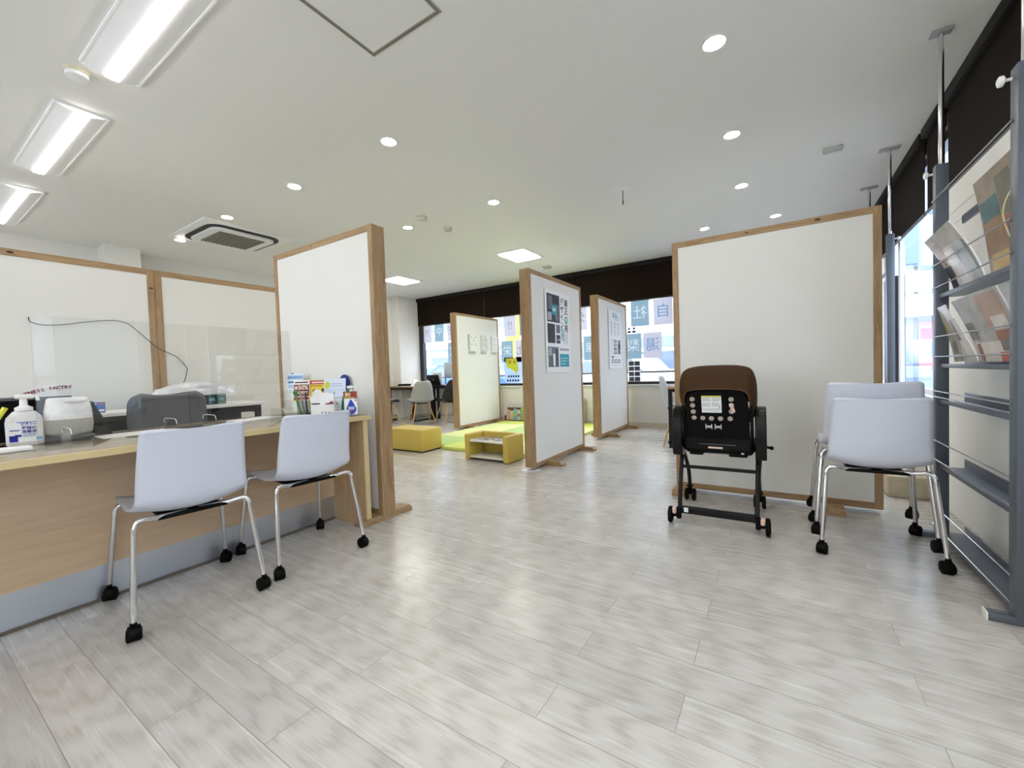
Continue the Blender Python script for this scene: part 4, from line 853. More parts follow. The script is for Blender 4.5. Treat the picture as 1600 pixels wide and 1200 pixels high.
# acrylic screens with little feet
def screen(label, y0, y1, fts):
    t = thing('acrylic_screen', label, 'screen', (-2.42, y0, ZT), group='acrylic screens on the counter')
    MB().bx(-0.0015, 0.0015, 0, y1 - y0, 0.004, 0.528).build('pane', acryl, t, 0)
    for fy in fts:
        pr = [(-0.075, 0)] + [(-0.075 + 0.022 * (1 - math.cos(a * PI / 12)), 0.058 + 0.022 * math.sin(a * PI / 12)) for a in range(7)] + [(0.075 - 0.022 * (1 - math.cos(a * PI / 12)), 0.058 + 0.022 * math.sin(a * PI / 12)) for a in range(6, -1, -1)] + [(0.075, 0)]
        o = MB().prism(pr, frame((0, fy, 0), (1, 0, 0), (0, 0, 1)), 0.004).build('foot', acryl, t, 0)
        MB().tube([(x, fy - 0.002, z) for x, z in pr[1:-1]], 0.0016, 6).build('foot_edge', gmat('clear_edge', (226, 226, 214), 0.2), o)
screen('left clear acrylic screen on the counter in front of the grey office chair', 0.35, 0.845, (0.08, 0.42))
screen('right clear acrylic screen on the counter by the leaflets', 0.85, 1.36, (0.08, 0.42))
tag(MB().tube(spline([(0, 0.66, 1.485), (0, 0.668, 1.45), (0, 0.72, 1.432), (0, 0.785, 1.434), (0, 0.86, 1.447), (0, 0.94, 1.468), (0, 1.07, 1.493), (0, 1.14, 1.497), (0, 1.207, 1.478), (0, 1.26, 1.43), (0, 1.307, 1.379), (0, 1.36, 1.32), (0, 1.411, 1.272), (0, 1.48, 1.235), (0, 1.547, 1.188), (0, 1.6, 1.11), (0, 1.606, 1.08), (0, 1.587, 1.0), (0, 1.545, 0.9), (0, 1.53, 0.86)], 70), 0.0028, 6).build('cable', black_p, loc=(-4.592, 0, 0)), 'thin black cable looping across the white dividers behind the counter', 'cable')
# hand sanitizer
def bottle(label, loc, rz, kind):
    t = thing('sanitizer_bottle', label, 'bottle', loc, rz, 'hand sanitizer bottles')
    if kind == 'big':
        P = [(0.0, 0), (0.05, 0), (0.055, 0.006), (0.056, 0.1), (0.052, 0.12), (0.034, 0.145), (0.024, 0.15), (0.024, 0.152), (0, 0.152)]
        MB().lathe(P, 28, sx=1.0, sy=0.72).build('body', mat('bottle_frost', (222, 222, 220), 0.35), t)
        n = MB().lathe([(0.027, 0.15), (0.027, 0.163), (0.018, 0.168), (0.012, 0.172), (0.012, 0.19), (0, 0.19)], 20).tube(spline([(0, 0, 0.19), (0, 0, 0.2)], 3), 0.011, 10)
        n.box((0.004, 0, 0.21), (0.056, 0.024, 0.02), None, 0.007).tube(spline([(0.025, 0, 0.212), (0.038, 0, 0.207), (0.042, 0, 0.19)], 6), 0.006, 8); n.build('pump', white_p, t)
        def cyl(x, z, e):
            a = math.asin(max(-1, min(1, x / 0.056))); return Vector((0.0565 * math.sin(a) , -(0.0406 + e) * math.cos(a), z))
        def pt(b, x0, x1, z0, z1, mi, e): b.grid(lambda u, v: cyl(x0 + (x1 - x0) * u, z0 + (z1 - z0) * v, e), 8, 1, mi)
        b = MB(); pt(b, -0.045, 0.05, 0.018, 0.105, 0, 0.0006); pt(b, -0.022, 0.034, 0.1, 0.103, 1, 0.0012); pt(b, -0.044, -0.02, 0.02, 0.046, 2, 0.0012); pt(b, -0.042, -0.014, 0.066, 0.07, 2, 0.0012); pt(b, -0.028, -0.01, 0.04, 0.05, 2, 0.0014); pt(b, 0.03, 0.048, 0.022, 0.036, 3, 0.0012)
        b.text('ビオレu', 0.0125, frame((0.01, -0.0425, 0.094), (1, 0.0, 0), (0, 0, 1)), 2, 0.0008); b.text('手指の', 0.0145, frame((0.012, -0.0425, 0.077), (1, 0.0, 0), (0, 0, 1)), 2, 0.0008); b.text('消毒液', 0.0145, frame((0.012, -0.0425, 0.061), (1, 0, 0), (0, 0, 1)), 2, 0.0008)
        for i in range(2): b.bx(-0.006, 0.03, -0.0432, -0.0425, 0.049 - i * 0.007, 0.051 - i * 0.007, mi=1)
        b.build('label_print', [white_ppr, gmat('label_blue', (60, 110, 190)), gmat('label_navy', (30, 36, 150)), gmat('label_sky', (130, 196, 226))], t, 40, fix=False)
    else:
        MB().box((0, 0, 0.06), (0.085, 0.045, 0.12), None, 0.014, seg=3).lathe([(0.018, 0.11), (0.014, 0.128), (0, 0.128)], 16).build('body', mat('bottle_grey', (190, 194, 204), 0.35), t)
        MB().lathe([(0.016, 0.124), (0.016, 0.14), (0.011, 0.144), (0.009, 0.166), (0, 0.166)], 16).box((-0.004, 0, 0.182), (0.04, 0.02, 0.018), None, 0.006).tube(spline([(0.01, 0, 0.182), (0.024, 0, 0.178), (0.027, 0, 0.158)], 6), 0.005, 8).build('pump', white_p, t)
        b = MB().bx(-0.038, 0.041, -0.0236, -0.0228, 0.012, 0.108)
        b.bx(-0.041, 0.043, -0.0246, -0.0236, 0.112, 0.155, mi=1).bx(-0.041, 0.026, -0.0252, -0.0246, 0.114, 0.12, mi=4).text('80', 0.034, frame((-0.014, -0.025, 0.135), (1, 0, 0), (0, 0, 1)), 3, 0.0006)
        b.bx(0.028, 0.042, -0.0252, -0.0246, 0.116, 0.15, mi=5)
        drop = [(0.032 * math.cos(a * PI / 12) * (1 - 0.15 * (a % 24 > 0)), 0.032 * math.sin(a * PI / 12)) for a in range(-13, 2)]
        dp = [(0.031 * math.cos(R(a)), 0.031 * math.sin(R(a))) for a in range(140, 401, 13)] + [(0.012, 0.045), (-0.002, 0.066), (-0.014, 0.04)]
        b.prism(dp, frame((0.004, -0.0236, 0.042), (1, 0, 0), (0, 0, 1)), 0.0008, 2)
        for i in range(3): b.bx(-0.014, 0.024, -0.0252, -0.0244, 0.03 + i * 0.011, 0.036 + i * 0.011, mi=[5, 0, 0][i])
        b.bx(0.028, 0.038, -0.0244, -0.0236, 0.094, 0.104, mi=5)
        b.build('label_print', [white_ppr, gmat('tag_maroon', (140, 60, 46)), gmat('drop_blue', (34, 72, 180)), gmat('tag_cream', (250, 236, 190)), gmat('tag_gold', (214, 170, 70)), gmat('tag_red', (184, 60, 70))], t, 0)
bottle('large white pump bottle of hand sanitizer at the left end of the counter', (-2.735, 0.362, ZT), R(81), 'big')
bottle('grey pump bottle with a blue drop label at the right end of the counter', (-2.29, 1.665, ZT), R(38), 'small')
# pens in a cup at the far left
t = thing('pen_cup', 'dark cup at the left edge of the counter', 'pen cup', (-2.7, 0.225, ZT))
MB().lathe([(0, 0), (0.038, 0), (0.042, 0.1), (0.039, 0.1), (0.036, 0.006), (0, 0.006)], 20).build('cup', mat('cup_smoke', (120, 120, 124), 0.3), t)
for i, (c, dx, dy, l) in enumerate((('yellow', 0.012, 0.05, 0.16), ('pink', 0.0, 0.03, 0.165), ('orange', -0.02, 0.03, 0.15))):
    cl = {'yellow': (230, 226, 60), 'pink': (236, 90, 110), 'orange': (240, 150, 60)}[c]
    o = MB().tube([(0, 0, 0), (dx, dy, l * 0.6), (dx * 1.6, dy * 1.6, l)], [0.007, 0.007, 0.009], 10).build('highlighter_pen', gmat('pen_' + c, cl, 0.4), loc=(-2.7 - 0.006 * i, 0.225 - 0.006 * i, ZT + 0.008))
    tag(o, c + ' highlighter pen sticking out of the dark cup', 'pen', 'highlighter pens')
tag(MB().box((0, 0, 0.01), (0.06, 0.12, 0.02), None, 0.008, seg=3).build('stapler_case', white_p, loc=(-2.5, 0.285, ZT)), 'small white rounded case at the left edge of the counter', 'case')
# humidifier
t = thing('humidifier', 'rounded white humidifier with a grey tank on the counter', 'humidifier', (-2.75, 0.497, ZT), R(80))
def hz(w_, d_, r, z): return [(x, y, z) for x, y in rrect(w_, d_, r, 5)]
def loft(mb, rings, mi=0):
    V = [[mb.bm.verts.new(p) for p in r_] for r_ in rings]; n = len(V[0]); fs = []
    for a, c in zip(V, V[1:]):
        for j in range(n): fs.append(mb.bm.faces.new((a[j], a[(j + 1) % n], c[(j + 1) % n], c[j])))
    fs.append(mb.bm.faces.new(V[0][::-1])); fs.append(mb.bm.faces.new(V[-1]))
    for f in fs: f.material_index = mi
    return mb
loft(MB(), [hz(0.13, 0.12, 0.04, 0), hz(0.158, 0.145, 0.05, 0.008), hz(0.162, 0.15, 0.05, 0.018), hz(0.14, 0.13, 0.04, 0.026)]).build('base', mat('slate_plastic', (70, 78, 84), 0.4), t)
loft(MB(), [hz(0.12, 0.115, 0.04, 0.022), hz(0.15, 0.14, 0.045, 0.038), hz(0.158, 0.145, 0.045, 0.075), hz(0.156, 0.143, 0.045, 0.1)]).build('tank', mat('tank_grey', (168, 166, 160), 0.4, noise=0.04, nscale=90), t)
loft(MB(), [hz(0.156, 0.143, 0.045, 0.1), hz(0.152, 0.14, 0.045, 0.14), hz(0.14, 0.13, 0.042, 0.175), hz(0.135, 0.125, 0.042, 0.19), hz(0.12, 0.11, 0.04, 0.197)]).build('cover', mat('cover_white', (226, 226, 226), 0.4), t)
MB().lathe([(0, 0), (0.03, 0.002), (0.041, 0.01), (0.042, 0.014), (0.036, 0.02), (0, 0.022)], 22, (0.02, -0.052, 0.168), sy=0.6).build('mist_outlet', mat('cover_white', (226, 226, 226), 0.4), t)
tag(MB().bx(-0.06, 0.06, -0.04, 0.04, 0, 0.02, 0.004).ball((0, 0, 0.055), 0.045, (1.1, 0.8, 1), 12).ball((0.03, 0.02, 0.05), 0.03, (1, 1, 1.5), 10).ball((-0.04, 0, 0.06), 0.03, (1, 1, 1.4), 10).build('ornament', mat('brown_figure', (110, 74, 48), 0.6, noise=0.5, nscale=40), loc=(-2.88, 0.43, ZT)), 'small brown ornament between the sanitizer and the humidifier', 'ornament')
t = thing('table_sign', 'black a-frame table sign right of the humidifier', 'sign', (-2.9, 0.58, ZT), R(8))
MB().prism([(-0.07, 0), (-0.062, 0), (0.002, 0.166), (-0.002, 0.17)], frame((0.09, 0, 0), (0, 1, 0), (0, 0, 1)), -0.16).build('front_board', mat('sign_black', (20, 20, 22), 0.3), t)
MB().prism([(0.07, 0), (0.062, 0), (-0.002, 0.166), (0.002, 0.17)], frame((0.09, 0, 0), (0, 1, 0), (0, 0, 1)), -0.16).build('rear_board', mat('sign_black', (20, 20, 22), 0.3), t)
tag(MB().bx(-0.1, 0.1, -0.14, 0.14, 0, 0.001).build('document', white_ppr, loc=(-2.72, 0.72, ZT)), 'pale sheet of paper flat on the counter behind the acrylic screen', 'paper')
tag(MB().bx(-0.09, 0.09, -0.13, 0.13, 0, 0.002).build('document', white_ppr, loc=(-2.8, 1.33, ZT), rz=R(12)), 'white papers lying on the counter left of the leaflet stand', 'paper')
# leaflet stand and papers at the right end
def leaflet(label, parts, mats_, loc, rz, tilt, grp='leaflets at the counter end', name='leaflet'):
    b = MB()
    for k, p in enumerate(parts):
        if isinstance(p[0], str): b.text(p[0], p[1], frame((p[2], -0.0016, p[3]), (1, 0, 0), (0, 0, 1)), p[4], 0.0006)
        elif len(p) == 3: b.lathe([(p[0][2], 0), (p[0][2], 0.0008), (0, 0.0008)], 20, (p[0][0], -0.0006, p[0][1]), Euler((PI / 2, 0, 0)).to_matrix(), mi=p[1], sy=p[2])
        else: b.bx(p[0], p[1], -0.0006 - 0.0004 * min(k, 1) - 0.0002 * (k > 1), 0.0006, p[2], p[3], mi=p[4])
    o = b.build(name, mats_, loc=loc, smooth=0); o.rotation_euler = (R(tilt), 0, rz)
    return tag(o, label, 'leaflet', grp)
lz = R(32)
Wt = white_ppr
leaflet('tall light blue leaflet at the back of the stand on the counter', [(-0.06, 0.06, 0.02, 0.27, 0), (-0.058, 0.058, 0.225, 0.262, 2), (-0.03, -0.01, 0.268, 0.276, 3), (-0.05, 0.05, 0.165, 0.19, 2), (-0.05, 0.03, 0.13, 0.15, 1), (-0.054, 0.054, 0.2, 0.215, 3)] + [((-0.045 + 0.0225 * i, 0.243, 0.0095), 3, 1) for i in range(5)] + [((-0.045 + 0.0225 * i, 0.243, 0.006), 0, 1) for i in range(5)],
        [Wt, gmat('leaf_pale', (220, 232, 244)), gmat('leaf_sky', (170, 206, 236)), gmat('leaf_blue', (60, 130, 200))], (-3.03, 1.71, ZT + 0.016), lz, -8)
leaflet('leaflet with a large maroon discount panel in the counter stand', [(-0.055, 0.06, 0.02, 0.235, 0), (-0.053, 0.058, 0.12, 0.205, 1), (-0.053, 0.058, 0.095, 0.115, 2), ('最', 0.026, -0.036, 0.18, 3), ('大', 0.026, -0.036, 0.148, 3), ('50%', 0.044, 0.014, 0.182, 3), ('OFF!!', 0.03, 0.014, 0.145, 3), (-0.046, 0.05, 0.215, 0.225, 1), (-0.053, 0.02, 0.085, 0.095, 4)],
        [Wt, gmat('leaf_maroon', (104, 30, 44)), gmat('leaf_red', (150, 44, 52)), gmat('leaf_cream', (252, 234, 208)), gmat('leaf_gold', (222, 190, 70))], (-2.885, 1.675, ZT), lz, -7)
t = thing('leaflet_stand', 'clear acrylic leaflet stand on the counter', 'leaflet stand', (-2.91, 1.655, ZT), lz)
MB().bx(-0.07, 0.07, -0.055, -0.052, 0.0, 0.1).bx(-0.073, -0.07, -0.055, 0.07, 0, 0.16).bx(0.07, 0.073, -0.055, 0.07, 0, 0.16).bx(-0.07, 0.07, -0.055, 0.07, 0, 0.003).build('tray', acryl, t, 0)
leaflet('yellow leaflet with a red header in the counter stand', [(-0.06, 0.06, 0.03, 0.235, 0), (-0.058, 0.058, 0.205, 0.232, 1), (-0.05, 0.03, 0.19, 0.197, 3), (-0.045, 0.045, 0.214, 0.222, 4), ((-0.022, 0.155, 0.014), 2, 1), ((0.04, 0.162, 0.012), 2, 1), ((-0.03, 0.07, 0.016), 1, 1)],
        [gmat('leaf_yellow', (230, 196, 50)), gmat('leaf_red2', (190, 44, 44)), gmat('leaf_black', (30, 28, 28)), gmat('leaf_olive', (150, 120, 40)), Wt], (-2.785, 1.735, ZT), lz, -10)
leaflet('white oval card with two dark dots in front of the yellow leaflet', [((0.0, 0.075, 0.036), 0, 1.25), ((-0.014, 0.062, 0.008), 1, 1.2), ((0.02, 0.062, 0.007), 1, 1.2)], [Wt, gmat('leaf_black', (30, 28, 28))], (-2.655, 1.66, ZT + 0.05), lz, -4, name='card')
leaflet('pale blue and white leaflet with a yellow spot at the counter end', [(-0.09, 0.09, 0.06, 0.24, 0), (-0.085, 0.085, 0.16, 0.163, 2), (-0.03, 0.06, 0.2, 0.206, 2), (-0.03, 0.07, 0.185, 0.19, 2), (-0.05, 0.0, 0.13, 0.145, 1), (-0.06, 0.07, 0.105, 0.11, 2), (-0.06, 0.06, 0.09, 0.094, 2), ((-0.062, 0.195, 0.024), 3, 1.1)],
        [gmat('leaf_ice', (216, 224, 238)), gmat('leaf_blue2', (60, 120, 180)), gmat('leaf_greyblue', (160, 176, 204)), gmat('leaf_lime', (196, 200, 70))], (-2.575, 1.735, ZT), R(16), -4)
leaflet('round dark blue paper fan behind the leaflets', [((0.0, 0.21, 0.055), 0, 1), ((0.0, 0.21, 0.045), 1, 1), (-0.008, 0.008, 0.0, 0.16, 2)], [gmat('fan_navy', (34, 58, 140)), gmat('fan_blue', (60, 90, 170)), Wt], (-2.545, 1.8, ZT), R(4), -1, name='paper_fan')
# pen cup with pens
t = thing('pen_cup', 'clear plastic cup of pens in front of the leaflet stand', 'pen cup', (-2.66, 1.57, ZT))
MB().lathe([(0.04, 0), (0.046, 0.1), (0.044, 0.1), (0.038, 0.003), (0, 0.003)], 24).build('cup', clear_mat('cup_clear', (0.86, 0.87, 0.87)), t)
for lab, c, p0, p1, r in (('green capped pen in the clear cup', (30, 140, 60), (-0.02, -0.01), (-0.05, -0.03), 0.006), ('blue pen in the clear cup', (60, 150, 200), (-0.01, 0.01), (-0.035, 0.0), 0.005), ('black pen leaning in the clear cup', (24, 24, 26), (0.015, 0.01), (-0.03, 0.03), 0.006), ('grey scissors handle leaning in the clear cup', (130, 132, 134), (0.02, -0.01), (-0.02, -0.01), 0.006)):
    b = MB().tube([(*p0, 0.004), (*[(a * 0.4 + c_ * 0.6) for a, c_ in zip(p0, p1)], 0.09), (*p1, 0.15)], r, 8)
    if 'green' in lab: b.ball((*p1, 0.155), 0.014, n=10)
    tag(b.build('pen', gmat('pen_' + lab[:4].strip(), c, 0.4), loc=(-2.66, 1.57, ZT)), lab, 'pen', 'pens in the clear cup')
b = MB().bx(-0.035, 0.035, -0.002, 0.002, 0, 0.125, mi=0)
for i in range(4): b.bx(-0.03, 0.03, -0.0028, -0.002, 0.012 + i * 0.02, 0.02 + i * 0.02, mi=1)
o = b.build('card', [Wt, gmat('leaf_black', (30, 28, 28))], loc=(-2.575, 1.6, ZT), rz=lz, smooth=0); tag(o, 'narrow card with dark squares beside the clear cup', 'card')
leaflet('white card with a maroon blob standing in the white letter box', [(-0.045, 0.045, 0.03, 0.15, 0), ((0.012, 0.06, 0.03), 1, 0.8), ((0.03, 0.08, 0.014), 1, 1)], [Wt, gmat('leaf_berry', (150, 50, 72))], (-2.46, 1.6, ZT), lz, -5, name='card')
t = thing('letter_box', 'small white letter box with tiny print at the counter end', 'box', (-2.42, 1.565, ZT), lz)
MB().bx(-0.075, 0.075, -0.03, -0.027, 0, 0.075).bx(-0.075, 0.075, 0.03, 0.033, 0, 0.075).bx(-0.075, -0.072, -0.03, 0.03, 0, 0.075).bx(0.072, 0.075, -0.03, 0.03, 0, 0.075).bx(-0.075, 0.075, -0.03, 0.03, 0, 0.003).build('box', white_p, t, 0)
b = MB()
for x in (-0.01, 0.012, 0.035, 0.055): b.bx(x, x + 0.01, -0.0308, -0.03, 0.026, 0.032)
b.build('box_print', gmat('leaf_black', (30, 28, 28)), t, 0)
tag(MB().prism([(-0.012, 0), (0.014, 0), (0.022, 0.06), (0.05, 0.1), (0.06, 0.14), (0.035, 0.165), (0.0, 0.12), (-0.01, 0.06)], frame((0, 0, 0), (1, 0, 0), (0, 0, 1)), 0.02).build('tape_dispenser', gmat('deep_green', (20, 112, 92), 0.4), loc=(-2.38, 1.675, ZT), rz=lz), 'deep green curved holder beside the grey pump bottle', 'holder')
b = MB().bx(-0.03, 0.03, -0.02, 0.02, 0, 0.1, 0.002).bx(-0.02, 0.02, -0.0206, -0.02, 0.06, 0.085, mi=1).bx(-0.006, 0.006, -0.021, -0.0206, 0.066, 0.078, mi=2)
tag(b.build('small_box', [Wt, gmat('leaf_pale', (220, 232, 244)), gmat('leaf_black', (30, 28, 28))], loc=(-2.45, 1.68, ZT), rz=lz, smooth=0), 'small white box between the letter box and the green holder', 'box')

# ------------------------------------------------------------------ behind the counter
def office_chair():
    t = thing('office_chair', 'dark grey office chair behind the counter', 'chair', (-3.57, 1.13, 0), R(-90 + 6))
    fab = mat('fabric_grey', (92, 94, 100), 0.85, bump=0.15, bscale=400)
    def fn(u, v):
        s = (v - 0.5) * 2; z = 0.5 + 0.385 * u; w_ = 0.212 + 0.012 * math.sin(PI * u); r = 0.055
        dz = (1 - u) * 0.385
        if dz < r: w_ -= r - math.sqrt(max(0, r * r - (r - dz) ** 2))
        return Vector((s * w_, 0.07 * s * s - 0.02 * math.sin(PI * u) - 0.04 * u, z))
    solid(MB().grid(fn, 22, 14).build('backrest', fab, t, 60), 0.05, 0)
    MB().box((0, 0.22, 0.46), (0.46, 0.44, 0.08), None, 0.035, seg=3).build('seat', fab, t)
    MB().box((0, -0.02, 0.5), (0.06, 0.02, 0.2)).box((0, 0.1, 0.41), (0.2, 0.3, 0.03)).build('bracket', black_p, t)
    MB().tube([(0, 0.2, 0.08), (0, 0.2, 0.42)], 0.028, 12).build('gas_column', black_m, t)
    for k in range(5):
        a = R(72 * k + 10); e = Vector((0.28 * math.cos(a), 0.2 + 0.28 * math.sin(a), 0.065))
        l = MB().tube([(0, 0.2, 0.1), e], [0.022, 0.014], 8).build('base_arm', black_p, t)
        MB().lathe([(0, 0), (0.026, 0), (0.026, 0.04), (0, 0.04)], 16, (e.x - 0.02, e.y, 0.027), Euler((0, PI / 2, 0)).to_matrix()).build('caster', black_p, l)
office_chair()
def white_desk(label, y0, y1):
    t = thing('desk', label, 'desk', (0, 0, 0), group='white desks behind the counter')
    MB().bx(-4.43, -3.95, y0, y1, 0.745, 0.77, 0.003).build('desk_top', white_p, t, 0)
    for y in (y0 + 0.05, y1 - 0.05): MB().bx(-4.4, -4.36, y - 0.02, y + 0.02, 0, 0.745).bx(-4.02, -3.98, y - 0.02, y + 0.02, 0, 0.745).bx(-4.36, -4.02, y - 0.02, y + 0.02, 0.68, 0.72).build('leg_frame', black_m, t, 0)
    MB().bx(-4.4, -4.36, y0 + 0.07, y1 - 0.07, 0.3, 0.73).bx(-4.0, -3.975, y0 + 0.07, y1 - 0.07, 0.69, 0.742).build('dark_apron', black_m, t, 0)
white_desk('white topped desk with black frame left of the grey office chair', 0.1, 1.18)
white_desk('white topped desk with black frame right of the grey office chair', 1.2, 1.97)
t = thing('cabinet', 'low black cabinet at the far left behind the counter', 'cabinet', (-3.55, 0.3, 0))
MB().bx(-0.2, 0.1, -0.6, 0.33, 0, 0.9).build('body', black_p, t, 0)
MB().bx(-0.21, 0.11, -0.61, 0.34, 0.9, 0.915, 0.002).build('top', mat('cab_top', (84, 80, 82), 0.5), t, 0)
# curved banner on the cabinet
t = thing('banner', 'curved white paper banner with dark red lettering on the black cabinet', 'banner', (-3.455, 0.605, 0.9155))
def arc_pt(y, z): return Vector((0.0, y, z))
def bt(u): return 0.012 + 0.052 * (1 - (1 - u) ** 2.2)
MB().grid(lambda u, v: Vector((0.004, -0.02 + 0.22 * u - 0.16, bt(u) * v)), 14, 2).grid(lambda u, v: Vector((-0.02, -0.02 + 0.22 * u - 0.16, bt(u) * v)), 14, 2).grid(lambda u, v: Vector((-0.02 + 0.024 * v, -0.02 + 0.22 * u - 0.16, bt(u))), 14, 1).build('paper', white_ppr, t, 60)
b = MB(); txt = 'DRYNESS FACTRY'
for i, c in enumerate(txt):
    if c == ' ': continue
    u = 0.06 + 0.9 * i / 13; y = -0.18 + 0.22 * u; sl = (bt(min(1, u + .02)) - bt(u - .02)) / (0.22 * .04)
    b.text(c, 0.023, frame((0.0052, y, bt(u) - 0.014), (0, 1, sl), (0, -sl, 1)), 0, 0.0004, bold=0.05)
b.build('lettering', gmat('banner_red', (130, 20, 45)), t, 0)
b = MB().bx(-0.004, 0.004, -0.042, 0.042, 0, 0.075, 0.002).bx(0.004, 0.0046, -0.038, 0.038, 0.03, 0.072, mi=1).bx(0.0046, 0.005, -0.015, 0.036, 0.01, 0.024, mi=2).bx(0.0046, 0.0052, 0.008, 0.034, 0.056, 0.068, mi=3)
b.prism([(-0.037, 0.068), (-0.002, 0.068), (-0.02, 0.036)], frame((0.0046, 0, 0), (0, 1, 0), (0, 0, 1)), 0.0008, 2)
tag(b.build('sign_card', [gmat('card_blue', (60, 96, 170)), gmat('card_blue2', (46, 110, 190)), Wt, gmat('card_pink', (220, 120, 110))], loc=(-4.1, 0.885, 0.7715), smooth=0), 'small blue card with a white triangle standing on the white desk', 'card')
# plastic bag over boxes of files
t = thing('plastic_bag', 'crumpled clear and white plastic bag heaped on the right white desk', 'bag', (-4.2, 1.51, 0.86))
random.seed(3)
bg_ = bmesh.new(); bmesh.ops.create_icosphere(bg_, subdivisions=4, radius=1)
from mathutils import noise as mnoise
for v in bg_.verts:
    p = v.co.copy(); k = 1 + 0.24 * mnoise.noise(p * 2.6) + 0.14 * abs(mnoise.noise(p * 7))
    v.co = Vector((p.x * 0.14 * k, p.y * 0.27 * k, max(-0.0, p.z) * 0.1 * k + (0 if p.z > 0 else p.z * 0.01)))
bb = MB(); bb.add(bg_); bb.build('bag', mat('bag_plastic', (214, 216, 220), 0.25, noise=0.25, nscale=9, stretch=(1, 0.4, 3)), t, 70)
fcol = [(40, 60, 70), (30, 90, 100), (60, 60, 70), (120, 60, 60), (36, 70, 90), (90, 110, 100)]
for i in range(6):
    b = MB().bx(-0.1, 0.1, -0.035, 0.035, 0, 0.085, 0.003).bx(0.1, 0.101, -0.02, 0.02, 0.03, 0.055, mi=1)
    o = b.build('file_box', [gmat('file_%d' % i, fcol[i]), gmat('file_tag', (130, 180, 176))], loc=(-4.2, 1.3 + i * 0.075, 0.7715), smooth=0)
    tag(o, ['dark slate', 'teal', 'charcoal', 'dull red', 'dark blue', 'grey green'][i] + ' file box under the plastic bag on the white desk', 'file box', 'file boxes under the plastic bag')

# ------------------------------------------------------------------ outside
asph = mat('asphalt', (132, 136, 142), 0.9, noise=0.1, nscale=3)
struct(MB().bx(-40, 40, YB + 0.12, 60, -0.3, -0.12).bx(XR + 0.12, 40, -30, YB + 0.12, -0.3, -0.12).build('ground', asph, smooth=0))
t = thing('railing', 'dark horizontal pipe railing outside the back window', 'railing', (0, 9.0, -0.12))
for z in (0.72, 0.98): MB().tube([(-14, 0, z), (1.5, 0, z)], 0.022, 8).build('rail', dark_frame, t)
for i in range(9): MB().tube([(-13.6 + i * 1.85, 0, 0), (-13.6 + i * 1.85, 0, 1.0)], 0.025, 8).build('rail_post', dark_frame, t)
def building(label, loc, rz, w_, d_, h_, cols, floors, bays, balcony=False):
    t = thing('building', label, 'building', loc, rz)
    mb = MB().bx(-w_ / 2, w_ / 2, 0, d_, 0, h_); mb.build('wall', mat('bld_' + cols[0], cols[1], 0.8, noise=0.03, nscale=2), t, 0)
    gl = mat('bld_glass', (120, 136, 154), 0.2)
    fh = h_ / floors
    for f in range(floors):
        for k in range(bays):
            x = -w_ / 2 + w_ / bays * (k + 0.5)
            p = MB().bx(x - w_ / bays * 0.36, x + w_ / bays * 0.36, -0.05, 0.02, f * fh + fh * 0.3, f * fh + fh * 0.8).build('window', white_frame, t, 0)
            MB().bx(x - w_ / bays * 0.33, x + w_ / bays * 0.33, -0.06, -0.05, f * fh + fh * 0.33, f * fh + fh * 0.77).build('pane', gl, p, 0)
        if balcony and f:
            MB().bx(-w_ / 2, w_ / 2, -1.0, 0, f * fh - 0.15, f * fh).bx(-w_ / 2, w_ / 2, -1.0, -0.92, f * fh, f * fh + 0.9).build('balcony', mat('bld_balc', (214, 220, 228), 0.7), t, 0)
    return t
building('pale building with balconies far outside the left end of the back window', (-19, 21, -0.12), R(8), 13, 6, 8.4, ('pale', (204, 210, 220)), 3, 5, True)
building('white building with square windows outside the middle of the back window', (-8.2, 24, -0.12), R(0), 8.4, 6, 7.2, ('white', (212, 216, 222)), 2, 5)
building('cream building outside the right end of the back window', (-1.4, 21, -0.12), R(-3), 4.6, 5, 5.6, ('cream', (210, 208, 202)), 2, 3)
tag(MB().bx(-0.28, 0.28, 0, 0.1, 0, 2.4).bx(-0.04, 0.04, 0.02, 0.08, -1.02, 0).build('sign_board', gmat('yellow_sign', (240, 226, 60)), loc=(-8.4, 13.2, 0.9)), 'yellow sign board outside behind the middle of the back window', 'sign board')
